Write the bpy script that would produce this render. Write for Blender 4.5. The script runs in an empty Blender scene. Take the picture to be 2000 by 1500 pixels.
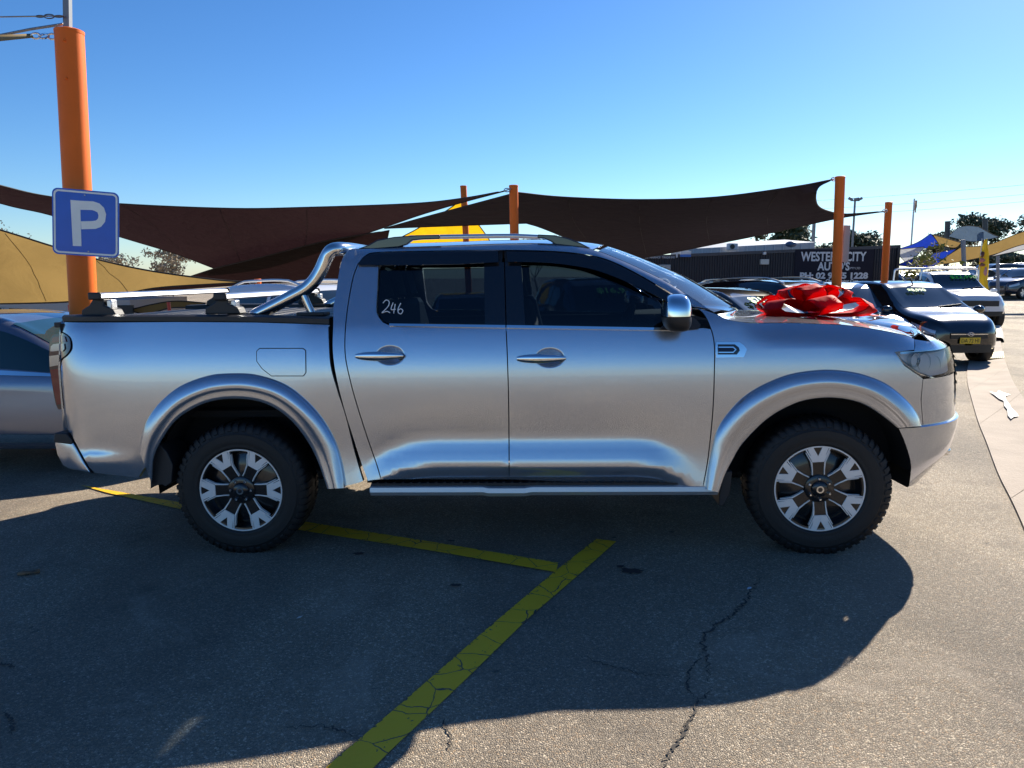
import bpy, bmesh, math, random
from mathutils import Vector, Matrix, noise
from mathutils.geometry import delaunay_2d_cdt
from bisect import bisect_right
random.seed(7)
S = bpy.context.scene
R = math.radians

# ------------------------------------------------------------------ camera, sky, sun, exposure
CAM_H, PITCH, FPX = 1.557, R(8.0), 1500.0            # eye height, tilt down, focal length in pixels of a 2000 px frame
cd = bpy.data.cameras.new('camera'); cam = bpy.data.objects.new('camera', cd)
S.collection.objects.link(cam); S.camera = cam
cd.sensor_width = 36; cd.lens = 36 * FPX / 2000; cd.clip_start = .05; cd.clip_end = 3000
cam.location = (0, 0, CAM_H); cam.rotation_euler = (R(90) - PITCH, 0, 0)

SUN_AZ, SUN_EL = R(38), R(32.4)                        # azimuth from +Y towards +X
W = bpy.data.worlds.new('World'); S.world = W; W.use_nodes = True
wn = W.node_tree.nodes; wl = W.node_tree.links
sky = wn.new('ShaderNodeTexSky'); sky.sky_type = 'NISHITA'; sky.sun_disc = False
sky.sun_elevation = SUN_EL; sky.sun_rotation = SUN_AZ; sky.altitude = 50
sky.air_density = .95; sky.dust_density = .2; sky.ozone_density = 6
bg = wn['Background']; bg.inputs[1].default_value = .054
hs = wn.new('ShaderNodeHueSaturation'); hs.inputs['Saturation'].default_value = 1.12
ga = wn.new('ShaderNodeGamma'); ga.inputs[1].default_value = 1.16          # a deeper, clearer winter sky
wl.new(sky.outputs[0], hs.inputs['Color']); wl.new(hs.outputs[0], ga.inputs[0]); wl.new(ga.outputs[0], bg.inputs[0])
sd = bpy.data.lights.new('sun', 'SUN'); sd.energy = 5.0; sd.angle = R(.5); sd.color = (1, .91, .77)
sun = bpy.data.objects.new('sun', sd); S.collection.objects.link(sun)
SUN_DIR = Vector((math.sin(SUN_AZ) * math.cos(SUN_EL), math.cos(SUN_AZ) * math.cos(SUN_EL), math.sin(SUN_EL)))
sun.rotation_euler = (-SUN_DIR).to_track_quat('-Z', 'Y').to_euler()
V = S.view_settings; V.view_transform = 'Standard'; V.look = 'None'; V.gamma = 1; V.exposure = 1.02; V.use_curve_mapping = False
S.render.engine = 'CYCLES'
S.cycles.use_denoising = True
S.cycles.max_bounces = 8; S.cycles.transparent_max_bounces = 16; S.cycles.caustics_reflective = False
S.cycles.sample_clamp_indirect = 6

# ------------------------------------------------------------------ pixel <-> place (for measuring the layout)
_fw = Vector((0, math.cos(PITCH), -math.sin(PITCH))); _up = Vector((0, math.sin(PITCH), math.cos(PITCH)))
_C = Vector((0, 0, CAM_H))
def ray(u, v): return _fw + Vector((1, 0, 0)) * ((u - 1000) / FPX) - _up * ((v - 750) / FPX)
def WP(u, v, Y):                                     # point of the picture at the depth Y
    d = ray(u, v); return _C + d * (Y / d.y)
GX, GY, G0 = .01745, -.003, 5.10                      # the lot rises gently to the right
def _s(a, b, x): t = max(0, min(1, (x - a) / (b - a))); return t * t * (3 - 2 * t)
def gz(x, y): return GX * max(-45, min(45, x)) + GY * (min(60, y) - G0) - .12 * _s(7.5, 14, y) + .34 * _s(20, 44, y)
def GP(u, v, dz=0):                                  # point of the picture on the ground
    d = ray(u, v); lo, hi = .3, 120.
    f = lambda t: (_C.z + d.z * t) - gz(d.x * t, d.y * t) - dz
    for _ in range(50):
        m = (lo + hi) / 2
        if f(m) > 0: lo = m
        else: hi = m
    return _C + d * lo
def ppm(Y): return FPX / Y

# ------------------------------------------------------------------ materials
MATS = {}
def nodes_of(name):
    m = bpy.data.materials.new(name); m.use_nodes = True
    n = m.node_tree.nodes; return m, n, m.node_tree.links, n['Principled BSDF']
def mat(name, col, rough=.5, metal=0., coat=0., var=0., vscale=8., bump=0., bscale=60., spec=.5, sheen=0, trans=0, emit=None):
    if name in MATS: return MATS[name]
    m, n, l, b = nodes_of(name)
    b.inputs['Base Color'].default_value = (*col, 1); b.inputs['Roughness'].default_value = rough
    b.inputs['Metallic'].default_value = metal; b.inputs['Coat Weight'].default_value = coat
    b.inputs['Coat Roughness'].default_value = .03; b.inputs['Specular IOR Level'].default_value = spec
    if trans: b.inputs['Transmission Weight'].default_value = trans
    if emit: b.inputs['Emission Color'].default_value = (*emit, 1); b.inputs['Emission Strength'].default_value = 1
    tc = n.new('ShaderNodeTexCoord')
    if var:
        nz = n.new('ShaderNodeTexNoise'); nz.inputs['Scale'].default_value = vscale; nz.inputs['Detail'].default_value = 5
        l.new(tc.outputs['Object'], nz.inputs['Vector'])
        mx = n.new('ShaderNodeMix'); mx.data_type = 'RGBA'
        mx.inputs[6].default_value = (*[c * (1 - var) for c in col], 1); mx.inputs[7].default_value = (*[min(1, c * (1 + var)) for c in col], 1)
        l.new(nz.outputs[0], mx.inputs[0]); l.new(mx.outputs[2], b.inputs['Base Color'])
    if bump:
        nb = n.new('ShaderNodeTexNoise'); nb.inputs['Scale'].default_value = bscale; nb.inputs['Detail'].default_value = 3
        l.new(tc.outputs['Object'], nb.inputs['Vector'])
        bp = n.new('ShaderNodeBump'); bp.inputs['Strength'].default_value = bump; bp.inputs['Distance'].default_value = .01
        l.new(nb.outputs[0], bp.inputs['Height']); l.new(bp.outputs[0], b.inputs['Normal'])
    MATS[name] = m; return m
def glass_mat(name, tint, gloss=1.0):
    if name in MATS: return MATS[name]
    m, n, l, b = nodes_of(name); n.remove(b)
    t = n.new('ShaderNodeBsdfTransparent'); t.inputs[0].default_value = (*tint, 1)
    g = n.new('ShaderNodeBsdfGlossy'); g.inputs['Roughness'].default_value = .01; g.inputs[0].default_value = (gloss, gloss, gloss, 1)
    fr = n.new('ShaderNodeFresnel'); fr.inputs[0].default_value = 1.55
    mx = n.new('ShaderNodeMixShader'); l.new(fr.outputs[0], mx.inputs[0]); l.new(t.outputs[0], mx.inputs[1]); l.new(g.outputs[0], mx.inputs[2])
    l.new(mx.outputs[0], n['Material Output'].inputs[0]); MATS[name] = m; return m
def fabric_mat(name, col, tcol, tfac=.35, scale=3.):
    """knitted shade cloth: diffuse plus light coming through it"""
    if name in MATS: return MATS[name]
    m, n, l, b = nodes_of(name)
    b.inputs['Base Color'].default_value = (*col, 1); b.inputs['Roughness'].default_value = .9; b.inputs['Specular IOR Level'].default_value = .1
    tr = n.new('ShaderNodeBsdfTranslucent'); tr.inputs[0].default_value = (*tcol, 1)
    mx = n.new('ShaderNodeMixShader'); mx.inputs[0].default_value = tfac
    tc = n.new('ShaderNodeTexCoord')
    nz = n.new('ShaderNodeTexNoise'); nz.inputs['Scale'].default_value = scale; nz.inputs['Detail'].default_value = 6; nz.inputs['Distortion'].default_value = .6
    l.new(tc.outputs['Object'], nz.inputs['Vector'])
    cm = n.new('ShaderNodeMix'); cm.data_type = 'RGBA'
    cm.inputs[6].default_value = (*[c * .78 for c in tcol], 1); cm.inputs[7].default_value = (*[min(1, c * 1.2) for c in tcol], 1)
    l.new(nz.outputs[0], cm.inputs[0]); l.new(cm.outputs[2], tr.inputs[0])
    bp = n.new('ShaderNodeBump'); bp.inputs['Strength'].default_value = .35; bp.inputs['Distance'].default_value = .12
    l.new(nz.outputs[0], bp.inputs['Height']); l.new(bp.outputs[0], b.inputs['Normal']); l.new(bp.outputs[0], tr.inputs['Normal'])
    l.new(b.outputs[0], mx.inputs[1]); l.new(tr.outputs[0], mx.inputs[2])
    l.new(mx.outputs[0], n['Material Output'].inputs[0]); MATS[name] = m; return m

PAINT = None
def paint(name, col, metal=.85, rough=.32, flake=.0):
    if name in MATS: return MATS[name]
    m, n, l, b = nodes_of(name)
    b.inputs['Base Color'].default_value = (*col, 1); b.inputs['Metallic'].default_value = metal; b.inputs['Roughness'].default_value = rough
    b.inputs['Coat Weight'].default_value = 1; b.inputs['Coat Roughness'].default_value = .02; b.inputs['Coat IOR'].default_value = 1.6
    if flake:
        tc = n.new('ShaderNodeTexCoord'); vo = n.new('ShaderNodeTexVoronoi'); vo.inputs['Scale'].default_value = 900
        l.new(tc.outputs['Object'], vo.inputs['Vector'])
        nm = n.new('ShaderNodeVectorMath'); nm.operation = 'SUBTRACT'; nm.inputs[1].default_value = (.5, .5, .5)
        l.new(vo.outputs['Color'], nm.inputs[0])
        sc = n.new('ShaderNodeVectorMath'); sc.operation = 'SCALE'; sc.inputs['Scale'].default_value = flake; l.new(nm.outputs[0], sc.inputs[0])
        ge = n.new('ShaderNodeNewGeometry'); ad = n.new('ShaderNodeVectorMath'); l.new(ge.outputs['Normal'], ad.inputs[0]); l.new(sc.outputs[0], ad.inputs[1])
        no = n.new('ShaderNodeVectorMath'); no.operation = 'NORMALIZE'; l.new(ad.outputs[0], no.inputs[0]); l.new(no.outputs[0], b.inputs['Normal'])
    MATS[name] = m; return m

SILVER = paint('silver_paint', (.50, .53, .585), .82, .20, .055)
CHROME = mat('chrome', (.82, .84, .86), .06, 1)
STEEL = mat('polished_steel', (.78, .76, .73), .13, 1)
ALU = mat('brushed_aluminium', (.72, .73, .75), .33, 1)
MACH = mat('machined_alloy', (.86, .84, .80), .32, .12, .3)
BLACKG = mat('gloss_black', (.008, .009, .012), .08, 0, .8)
BLACKP = mat('black_plastic', (.018, .018, .02), .5, var=.2, bump=.15, bscale=200)
RUBBER = mat('tyre_rubber', (.009, .009, .0095), .6, var=.35, vscale=14, bump=.2, bscale=120)
DARK = mat('dark_cavity', (.008, .008, .009), .9)
GLASS = glass_mat('tinted_glass', (.12, .16, .20))
CLEAR = glass_mat('clear_glass', (.80, .86, .86))
ORANGE = mat('orange_powder_coat', (.86, .165, .016), .5, 0, .0, var=.16, vscale=3, bump=.05, bscale=30, spec=.25)

# ------------------------------------------------------------------ objects
COL = S.collection
def lerp(a, b, t): return a + (b - a) * t
def tag(o, label=None, cat=None, group=None, kind=None):
    if label: o['label'] = label
    if cat: o['category'] = cat
    if group: o['group'] = group
    if kind: o['kind'] = kind
    return o
def empty(name, loc, rz=0, label=None, cat=None, group=None):
    o = bpy.data.objects.new(name, None); COL.objects.link(o); o.empty_display_size = .2
    o.location = loc; o.rotation_euler = (0, 0, rz); return tag(o, label, cat, group)
def link(name, me, parent=None):
    o = bpy.data.objects.new(name, me); COL.objects.link(o)
    if parent: o.parent = parent
    return o
def copy_tree(o, parent=None):
    c = o.copy(); COL.objects.link(c); c.parent = parent
    for ch in o.children: copy_tree(ch, c)
    return c
class MB:
    def __init__(s): s.v = []; s.f = []; s.mi = []
    def add(s, vs, fs, mi=0):
        k = len(s.v); s.v += [tuple(p) for p in vs]; s.f += [tuple(i + k for i in f) for f in fs]; s.mi += [mi] * len(fs); return s
    def box(s, c, d, M=None, mi=0, taper=1.):
        x, y, z = d[0] / 2, d[1] / 2, d[2] / 2
        vs = [Vector((sx * x * (taper if sz > 0 else 1), sy * y * (taper if sz > 0 else 1), sz * z)) for sz in (-1, 1) for sy in (-1, 1) for sx in (-1, 1)]
        if M: vs = [M @ p for p in vs]
        vs = [p + Vector(c) for p in vs]
        return s.add(vs, [(0, 2, 3, 1), (4, 5, 7, 6), (0, 1, 5, 4), (2, 6, 7, 3), (0, 4, 6, 2), (1, 3, 7, 5)], mi)
    def tube(s, pts, r, n=10, mi=0, cap=True, up=None):
        pts = [Vector(p) for p in pts]; N = len(pts)
        rs = r if isinstance(r, (list, tuple)) else [r] * N
        t0 = (pts[1] - pts[0]).normalized(); u = up or (Vector((0, 0, 1)) if abs(t0.z) < .9 else Vector((1, 0, 0)))
        a = t0.cross(u).normalized(); vs = []
        for i, p in enumerate(pts):
            t = (pts[min(i + 1, N - 1)] - pts[max(i - 1, 0)]).normalized()
            a = (a - t * a.dot(t)).normalized(); b = t.cross(a)
            for k in range(n):
                w = 2 * math.pi * k / n; vs.append(p + (a * math.cos(w) + b * math.sin(w)) * rs[i])
        fs = [(i * n + k, i * n + (k + 1) % n, (i + 1) * n + (k + 1) % n, (i + 1) * n + k) for i in range(N - 1) for k in range(n)]
        if cap: fs += [tuple(range(n))[::-1], tuple((N - 1) * n + k for k in range(n))]
        return s.add(vs, fs, mi)
    def lathe(s, prof, n=32, M=None, mi=0, arc=2 * math.pi):
        """profile of (radius, height) about z"""
        full = abs(arc - 2 * math.pi) < 1e-6; m = n if full else n + 1; vs = []
        for r, z in prof:
            for k in range(m):
                a = arc * k / n; p = Vector((r * math.cos(a), r * math.sin(a), z)); vs.append(M @ p if M else p)
        fs = [(i * m + k, i * m + (k + 1) % m, (i + 1) * m + (k + 1) % m, (i + 1) * m + k) for i in range(len(prof) - 1) for k in range(n)]
        return s.add(vs, fs, mi)
    def grid(s, P, mi=0, flip=False):
        n, m = len(P), len(P[0]); fs = []
        for i in range(n - 1):
            for j in range(m - 1):
                q = (i * m + j, i * m + j + 1, (i + 1) * m + j + 1, (i + 1) * m + j); fs.append(q[::-1] if flip else q)
        return s.add([p for r in P for p in r], fs, mi)
    def prism(s, poly, fn, d0, d1, mi=0):
        """closed outline of 2-D points, fn(p, d) gives the place at depth d"""
        n = len(poly); vs = [fn(p, d0) for p in poly] + [fn(p, d1) for p in poly]
        fs = [tuple(range(n)), tuple(range(2 * n - 1, n - 1, -1))] + [(i, i + n, (i + 1) % n + n, (i + 1) % n) for i in range(n)]
        return s.add(vs, fs, mi)
    def ball(s, c, r, n=12, m=8, mi=0, M=None):
        rx = r if isinstance(r, (tuple, list)) else (r, r, r); P = []
        for i in range(m + 1):
            a = math.pi * i / m
            row = []
            for k in range(n + 1):
                w = 2 * math.pi * k / n; p = Vector((rx[0] * math.sin(a) * math.cos(w), rx[1] * math.sin(a) * math.sin(w), rx[2] * math.cos(a)))
                if M: p = M @ p
                row.append(p + Vector(c))
            P.append(row)
        return s.grid(P, mi, True)
    def build(s, name, mats, parent=None, smooth=35, bevel=0, fix=True, solid=0):
        me = bpy.data.meshes.new(name); me.from_pydata(s.v, [], s.f)
        for m in (mats if isinstance(mats, (list, tuple)) else [mats]): me.materials.append(m)
        me.polygons.foreach_set('material_index', s.mi)
        if fix:
            bm = bmesh.new(); bm.from_mesh(me); bmesh.ops.remove_doubles(bm, verts=bm.verts, dist=1e-5)
            bmesh.ops.recalc_face_normals(bm, faces=bm.faces); bm.to_mesh(me); bm.free()
        me.polygons.foreach_set('use_smooth', [True] * len(me.polygons))
        if smooth < 180: me.set_sharp_from_angle(angle=R(smooth))
        o = link(name, me, parent)
        if bevel:
            b = o.modifiers.new('bevel', 'BEVEL'); b.width = bevel; b.segments = 2; b.limit_method = 'ANGLE'; b.angle_limit = R(40)
        if solid:
            q = o.modifiers.new('solid', 'SOLIDIFY'); q.thickness = solid; q.offset = 0
        return o
def text_mesh(name, body, size, M, m, parent=None, ext=.002, align='CENTER', spacing=1., bold=0., xs=1.):
    c = bpy.data.curves.new(name, 'FONT'); c.body = body; c.size = size; c.align_x = align; c.align_y = 'CENTER'
    c.extrude = ext; c.space_character = spacing; c.offset = bold; c.resolution_u = 3
    t = bpy.data.objects.new(name, c); COL.objects.link(t)
    me = bpy.data.meshes.new_from_object(t.evaluated_get(bpy.context.evaluated_depsgraph_get()))
    bpy.data.objects.remove(t); bpy.data.curves.remove(c)
    me.transform(M @ Matrix.Diagonal((xs, 1, 1, 1))); me.materials.clear(); me.materials.append(m)
    return link(name, me, parent)
def frame_M(o, ex, ey):
    ex = Vector(ex).normalized(); ey = Vector(ey); ey = (ey - ex * ey.dot(ex)).normalized(); ez = ex.cross(ey)
    return Matrix(((ex.x, ey.x, ez.x, o[0]), (ex.y, ey.y, ez.y, o[1]), (ex.z, ey.z, ez.z, o[2]), (0, 0, 0, 1)))
def spl(pts, n=6, closed=False):
    """Catmull-Rom through the points"""
    out = []; N = len(pts)
    P = [Vector(p) for p in pts]
    rng = range(N) if closed else range(N - 1)
    for i in rng:
        p1, p2 = P[i], P[(i + 1) % N]
        p0 = P[(i - 1) % N] if closed or i > 0 else p1 * 2 - p2
        p3 = P[(i + 2) % N] if closed or i + 2 < N else p2 * 2 - p1
        for k in range(n):
            t = k / n
            out.append(.5 * ((2 * p1) + (p2 - p0) * t + (2 * p0 - 5 * p1 + 4 * p2 - p3) * t * t + (3 * p1 - p0 - 3 * p2 + p3) * t ** 3))
    if not closed: out.append(P[-1])
    return out
def itp(tab, x):
    if x <= tab[0][0]: return tab[0][1]
    if x >= tab[-1][0]: return tab[-1][1]
    i = bisect_right([t[0] for t in tab], x) - 1
    a, b = tab[i], tab[i + 1]; return a[1] + (b[1] - a[1]) * (x - a[0]) / (b[0] - a[0])
def sst(a, b, x):
    t = max(0, min(1, (x - a) / (b - a))); return t * t * (3 - 2 * t)
def inside(p, poly):
    x, y = p; c = False; j = len(poly) - 1
    for i in range(len(poly)):
        xi, yi = poly[i][0], poly[i][1]; xj, yj = poly[j][0], poly[j][1]
        if (yi > y) != (yj > y) and x < (xj - xi) * (y - yi) / (yj - yi) + xi: c = not c
        j = i
    return c
def dens(poly, step, closed=True):
    out = []; n = len(poly)
    for i in range(n if closed else n - 1):
        a = Vector(poly[i][:2]); b = Vector(poly[(i + 1) % n][:2]); k = max(1, math.ceil((b - a).length / step))
        out += [a.lerp(b, t / k) for t in range(k)]
    if not closed: out.append(Vector(poly[-1][:2]))
    return out
def segdist(p, a, b):
    ab = b - a; l2 = ab.length_squared
    if l2 < 1e-12: return (p - a).length
    return (p - a - ab * max(0, min(1, (p - a).dot(ab) / l2))).length
def sheet_mesh(outline, step):
    """triangulate an outline with inner grid points: returns points, triangles, boundary indices"""
    B = dens(outline, step); n = len(B)
    xs = [p.x for p in B]; ys = [p.y for p in B]; pts = list(B)
    nx = int((max(xs) - min(xs)) / step); ny = int((max(ys) - min(ys)) / step)
    for i in range(1, nx + 1):
        for j in range(1, ny + 1):
            p = Vector((min(xs) + (i - .5 * (j % 2)) * step, min(ys) + j * step))
            if inside(p, B) and min(segdist(p, B[k], B[(k + 1) % n]) for k in range(n)) > step * .45: pts.append(p)
    r = delaunay_2d_cdt(pts, [(i, (i + 1) % n) for i in range(n)], [], 0, 1e-6)
    V2, F, ov = r[0], r[2], r[3]
    tris = [f for f in F if inside(((V2[f[0]].x + V2[f[1]].x + V2[f[2]].x) / 3, (V2[f[0]].y + V2[f[1]].y + V2[f[2]].y) / 3), B)]
    mp = {}
    for i, src in enumerate(ov):
        for s_ in src: mp[s_] = i
    return V2, tris, [mp[i] for i in range(n) if i in mp]
# ================================================================== ground
def asphalt():
    m, n, l, b = nodes_of('asphalt')
    tc = n.new('ShaderNodeTexCoord')
    def nz(scale, det=4, rough=.6, dist=0):
        q = n.new('ShaderNodeTexNoise'); q.inputs['Scale'].default_value = scale; q.inputs['Detail'].default_value = det; q.inputs['Roughness'].default_value = rough; q.inputs['Distortion'].default_value = dist
        l.new(tc.outputs['Object'], q.inputs['Vector']); return q.outputs[0]
    def mix(f, a, c, mode='MIX'):
        q = n.new('ShaderNodeMix'); q.data_type = 'RGBA'; q.blend_type = mode
        for i, s_ in ((0, f), (6, a), (7, c)):
            if isinstance(s_, (int, float)): q.inputs[i].default_value = s_
            elif isinstance(s_, tuple): q.inputs[i].default_value = (*s_, 1)
            else: l.new(s_, q.inputs[i])
        return q.outputs[2]
    def ramp(src, stops):
        q = n.new('ShaderNodeValToRGB'); q.color_ramp.elements[0].position = stops[0][0]; q.color_ramp.elements[1].position = stops[-1][0]
        q.color_ramp.elements[0].color = (*[stops[0][1]] * 3, 1); q.color_ramp.elements[1].color = (*[stops[-1][1]] * 3, 1)
        for p, v in stops[1:-1]: e = q.color_ramp.elements.new(p); e.color = (v, v, v, 1)
        l.new(src, q.inputs[0]); return q.outputs[0]
    vo = n.new('ShaderNodeTexVoronoi'); vo.inputs['Scale'].default_value = 125; l.new(tc.outputs['Object'], vo.inputs['Vector'])
    vb = n.new('ShaderNodeTexVoronoi'); vb.inputs['Scale'].default_value = 125; vb.feature = 'DISTANCE_TO_EDGE'; l.new(tc.outputs['Object'], vb.inputs['Vector'])
    sep = n.new('ShaderNodeSeparateColor'); l.new(vo.outputs['Color'], sep.inputs[0])
    stone = mix(ramp(sep.outputs[0], [(0, 0), (.75, .35), (.93, .75), (1, 1)]), (.27, .222, .165), (.72, .60, .45))
    stone = mix(ramp(sep.outputs[1], [(.80, 0), (.95, .6)]), stone, (.50, .34, .20))
    big = ramp(nz(.55, 6, .65, .4), [(.30, .68), (.55, 1.0), (.75, 1.22)])
    col = mix(1, stone, big, 'MULTIPLY')
    spots = ramp(nz(7, 3, .5), [(.70, 0), (.76, 1)]); col = mix(ramp(nz(2.3, 4), [(.58, 0), (.70, .35)]), col, (.055, .05, .047))
    binder = ramp(vb.outputs['Distance'], [(.0, 1), (.10, .0)]); col = mix(binder, col, (.11, .095, .078))
    wav = n.new('ShaderNodeTexWave'); wav.inputs['Scale'].default_value = .16; wav.inputs['Distortion'].default_value = 5; wav.inputs['Detail'].default_value = 4; wav.inputs['Detail Scale'].default_value = .7; l.new(tc.outputs['Object'], wav.inputs['Vector'])
    col = mix(ramp(wav.outputs['Fac'], [(.25, .28), (.55, 0)]), col, (.10, .085, .075)); col = mix(ramp(nz(1.1, 7, .7, 1.2), [(.56, 0), (.66, .30)]), col, (.50, .42, .33))
    stain = mix(ramp(nz(11, 2, .5), [(.72, 0), (.78, .7)]), col, (.05, .045, .04)); stain = mix(ramp(nz(70, 2, .5), [(.73, 0), (.77, .8)]), stain, (.75, .70, .62))
    l.new(stain, b.inputs['Base Color']); b.inputs['Roughness'].default_value = .78; b.inputs['Specular IOR Level'].default_value = .35
    ht = n.new('ShaderNodeMath'); ht.operation = 'MULTIPLY_ADD'; l.new(ramp(vb.outputs['Distance'], [(0, 0), (.25, 1)]), ht.inputs[0]); ht.inputs[1].default_value = .7; l.new(nz(160, 3), ht.inputs[2])
    bp = n.new('ShaderNodeBump'); bp.inputs['Strength'].default_value = .75; bp.inputs['Distance'].default_value = .010
    l.new(ht.outputs[0], bp.inputs['Height']); l.new(bp.outputs[0], b.inputs['Normal'])
    return m
ASPH = asphalt()
g = MB(); xs = [-400, -150, -60, -45, -20, -8, -4, 0, 4, 8, 20, 45, 60, 150, 400]; ys = [-200, -30, -5, 0, 3, 6] + [7.5 + .5 * k for k in range(14)] + [16, 20] + [21.5 + 1.5 * k for k in range(16)] + [50, 60, 90, 200, 700]
g.grid([[Vector((x, y, gz(x, y))) for x in xs] for y in ys]); GR = g.build('ground', ASPH, None, 180); tag(GR, kind='structure')
for p in GR.data.polygons:
    if p.normal.z < 0: GR.data.flip_normals(); break
# ================================================================== the silver pickup
TRK = empty('pickup_truck', (0, G0, 0), 0, 'silver dual-cab pickup truck with chrome sports bar and red bow on its bonnet', 'pickup truck')
TRK.rotation_euler = (0, R(-1.0), R(-3.0))
_TM = Matrix.Rotation(R(-3), 4, 'Z') @ Matrix.Rotation(R(-1), 4, 'Y'); _TM.translation = (0, G0, 0); _TI = _TM.inverted()
_tc = _TI @ _C; _tr = _TI.to_3x3()
def TY(u, v, y):
    d = _tr @ ray(u, v); t = (y - _tc.y) / d.y; p = _tc + d * t; return Vector((p.x, p.z))
# ---- section of the body side: tilt of the surface against height, integrated to an outline
def integ(tab):
    zs = [.2 + .005 * i for i in range(352)]
    t = [itp(tab, z) for z in zs]
    ts = [sum(t[max(0, i - 2):i + 3]) / len(t[max(0, i - 2):i + 3]) for i in range(len(t))]
    o = [0]
    for i in range(1, len(zs)): o.append(o[-1] - math.tan(R(ts[i])) * .005)
    k = o[int((.95 - .2) / .005)]
    return [q - k for q in o]
_top = [(.95, 1.7), (1.05, 4.6), (1.10, 7.5), (1.2, 12), (1.27, 15), (1.29, 18), (1.31, 23), (1.45, 25), (1.6, 26), (1.8, 27), (1.95, 28)]
O_DOOR = integ([(.2, -28), (.465, -27), (.500, -24), (.513, -10), (.525, 8), (.56, 13), (.62, 15), (.655, 10), (.685, 1), (.72, -4), (.80, -3), (.87, -.5)] + _top)
O_FLAT = integ([(.2, 7), (.46, 8), (.55, 5), (.65, 0), (.75, -1.5), (.85, 0)] + _top)
O_TAIL = integ([(.2, -20), (.50, -16), (.545, -13), (.56, 2), (.585, 20), (.61, 12), (.65, -2), (.85, 0)] + _top)
O_BED = integ([(.2, -10), (.46, -8), (.55, -4), (.70, -2.2), (.85, .5), (.95, 2.5), (1.05, 4.8), (1.15, 9), (1.25, 12.5), (1.4, 15)])
def tb(o, z):
    k = (z - .2) / .005; i = max(0, min(len(o) - 2, int(k))); return o[i] + (o[i + 1] - o[i]) * (k - i)
A_FRONT = [(.30, .44), (.40, .56), (.46, .655), (.53, .735), (.65, .772), (.74, .778), (.80, .765), (.95, .755), (1.05, .74), (1.2, .68)]
XF, XR = 1.95, -2.05
HOODZ = [(1.2, 1.40), (1.3, 1.385)]; ROOFZ = [(-1.2, 3)]
def Wd(x, z):
    wd = sst(-.86, -.62, x) * (1 - sst(.82, 1.12, x)); wt = 1 - sst(-2.35, -2.02, x); wb = 1 - sst(-1.15, -1.0, x)
    o = tb(O_FLAT, z)
    if wb: o = lerp(o, tb(O_BED, z), wb)
    if wd:
        e = max(0, min(1, (-.34 - x) / .42), min(1, (x - .70) / .40)); o = lerp(o, tb(O_DOOR, min(z + .12 * e * e, max(z, .9))), wd)
    if wt: o = lerp(o, tb(O_TAIL, z), wt)
    w = .95 + o
    if x > 1.28:
        d = itp(HOODZ, x) - z; k = .13
        if d < k: w -= .055 * ((k - max(d, -.04)) / k) ** 2 * sst(1.28, 1.5, x)
    if x < 1.4 and z > 1.45:
        d = itp(ROOFZ, x) - z
        if d < .06: w -= .035 * ((.06 - max(d, -.03)) / .06) ** 2
    if x > XF:
        q = min(.999, (x - XF) / itp(A_FRONT, z)); w *= (1 - q ** 2.4) ** (1 / 2.4)
    elif x < XR:
        q = min(.999, (XR - x) / .60); w *= (1 - q ** 4.5) ** (1 / 4.5)
    return w
def TP(u, v, off=0.):
    y = -.93
    for _ in range(6):
        p = TY(u, v, y); y = -(Wd(p.x, p.y) + off)
    return Vector((p.x, p.y))
def TPS(l, off=0.): return [TP(u, v, off) for u, v in l]
def tspl(l, n=5, off=0.): return [TP(p.x, p.y, off) for p in spl(l, n)]
# the two lines that the shoulder roundings follow
HOODZ = [(p.x, p.y) for p in (TY(u, v, -.80) for u, v in [(1420, 622), (1467, 625), (1545, 628), (1600, 630), (1645, 633), (1700, 640), (1767, 653), (1790, 662), (1822, 676)])]
ROOFZ = [(p.x, p.y) for p in (TY(u, v, -.70) for u, v in [(655, 488), (696, 485), (860, 479), (970, 475), (1058, 474), (1124, 480), (1168, 489), (1212, 506), (1256, 526), (1300, 548), (1347, 577), (1395, 609)])]
def side_pt(x, z, s, off=0.): return Vector((x, s * (Wd(x, z) + off), z))
def side_n(x, z, s):
    e = .004; return Vector((-(Wd(x + e, z) - Wd(x - e, z)) / (2 * e), s, -(Wd(x, z + e) - Wd(x, z - e)) / (2 * e))).normalized()
def inset(poly, d):
    n = len(poly); a = sum(poly[i].x * poly[(i + 1) % n].y - poly[(i + 1) % n].x * poly[i].y for i in range(n)); sg = 1 if a > 0 else -1
    out = []
    for i in range(n):
        t = (poly[(i + 1) % n] - poly[i - 1]); t = t.normalized() if t.length > 1e-9 else Vector((1, 0))
        out.append(poly[i] + Vector((-t.y, t.x)) * d * sg)
    return out
_sheets = {}
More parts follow.
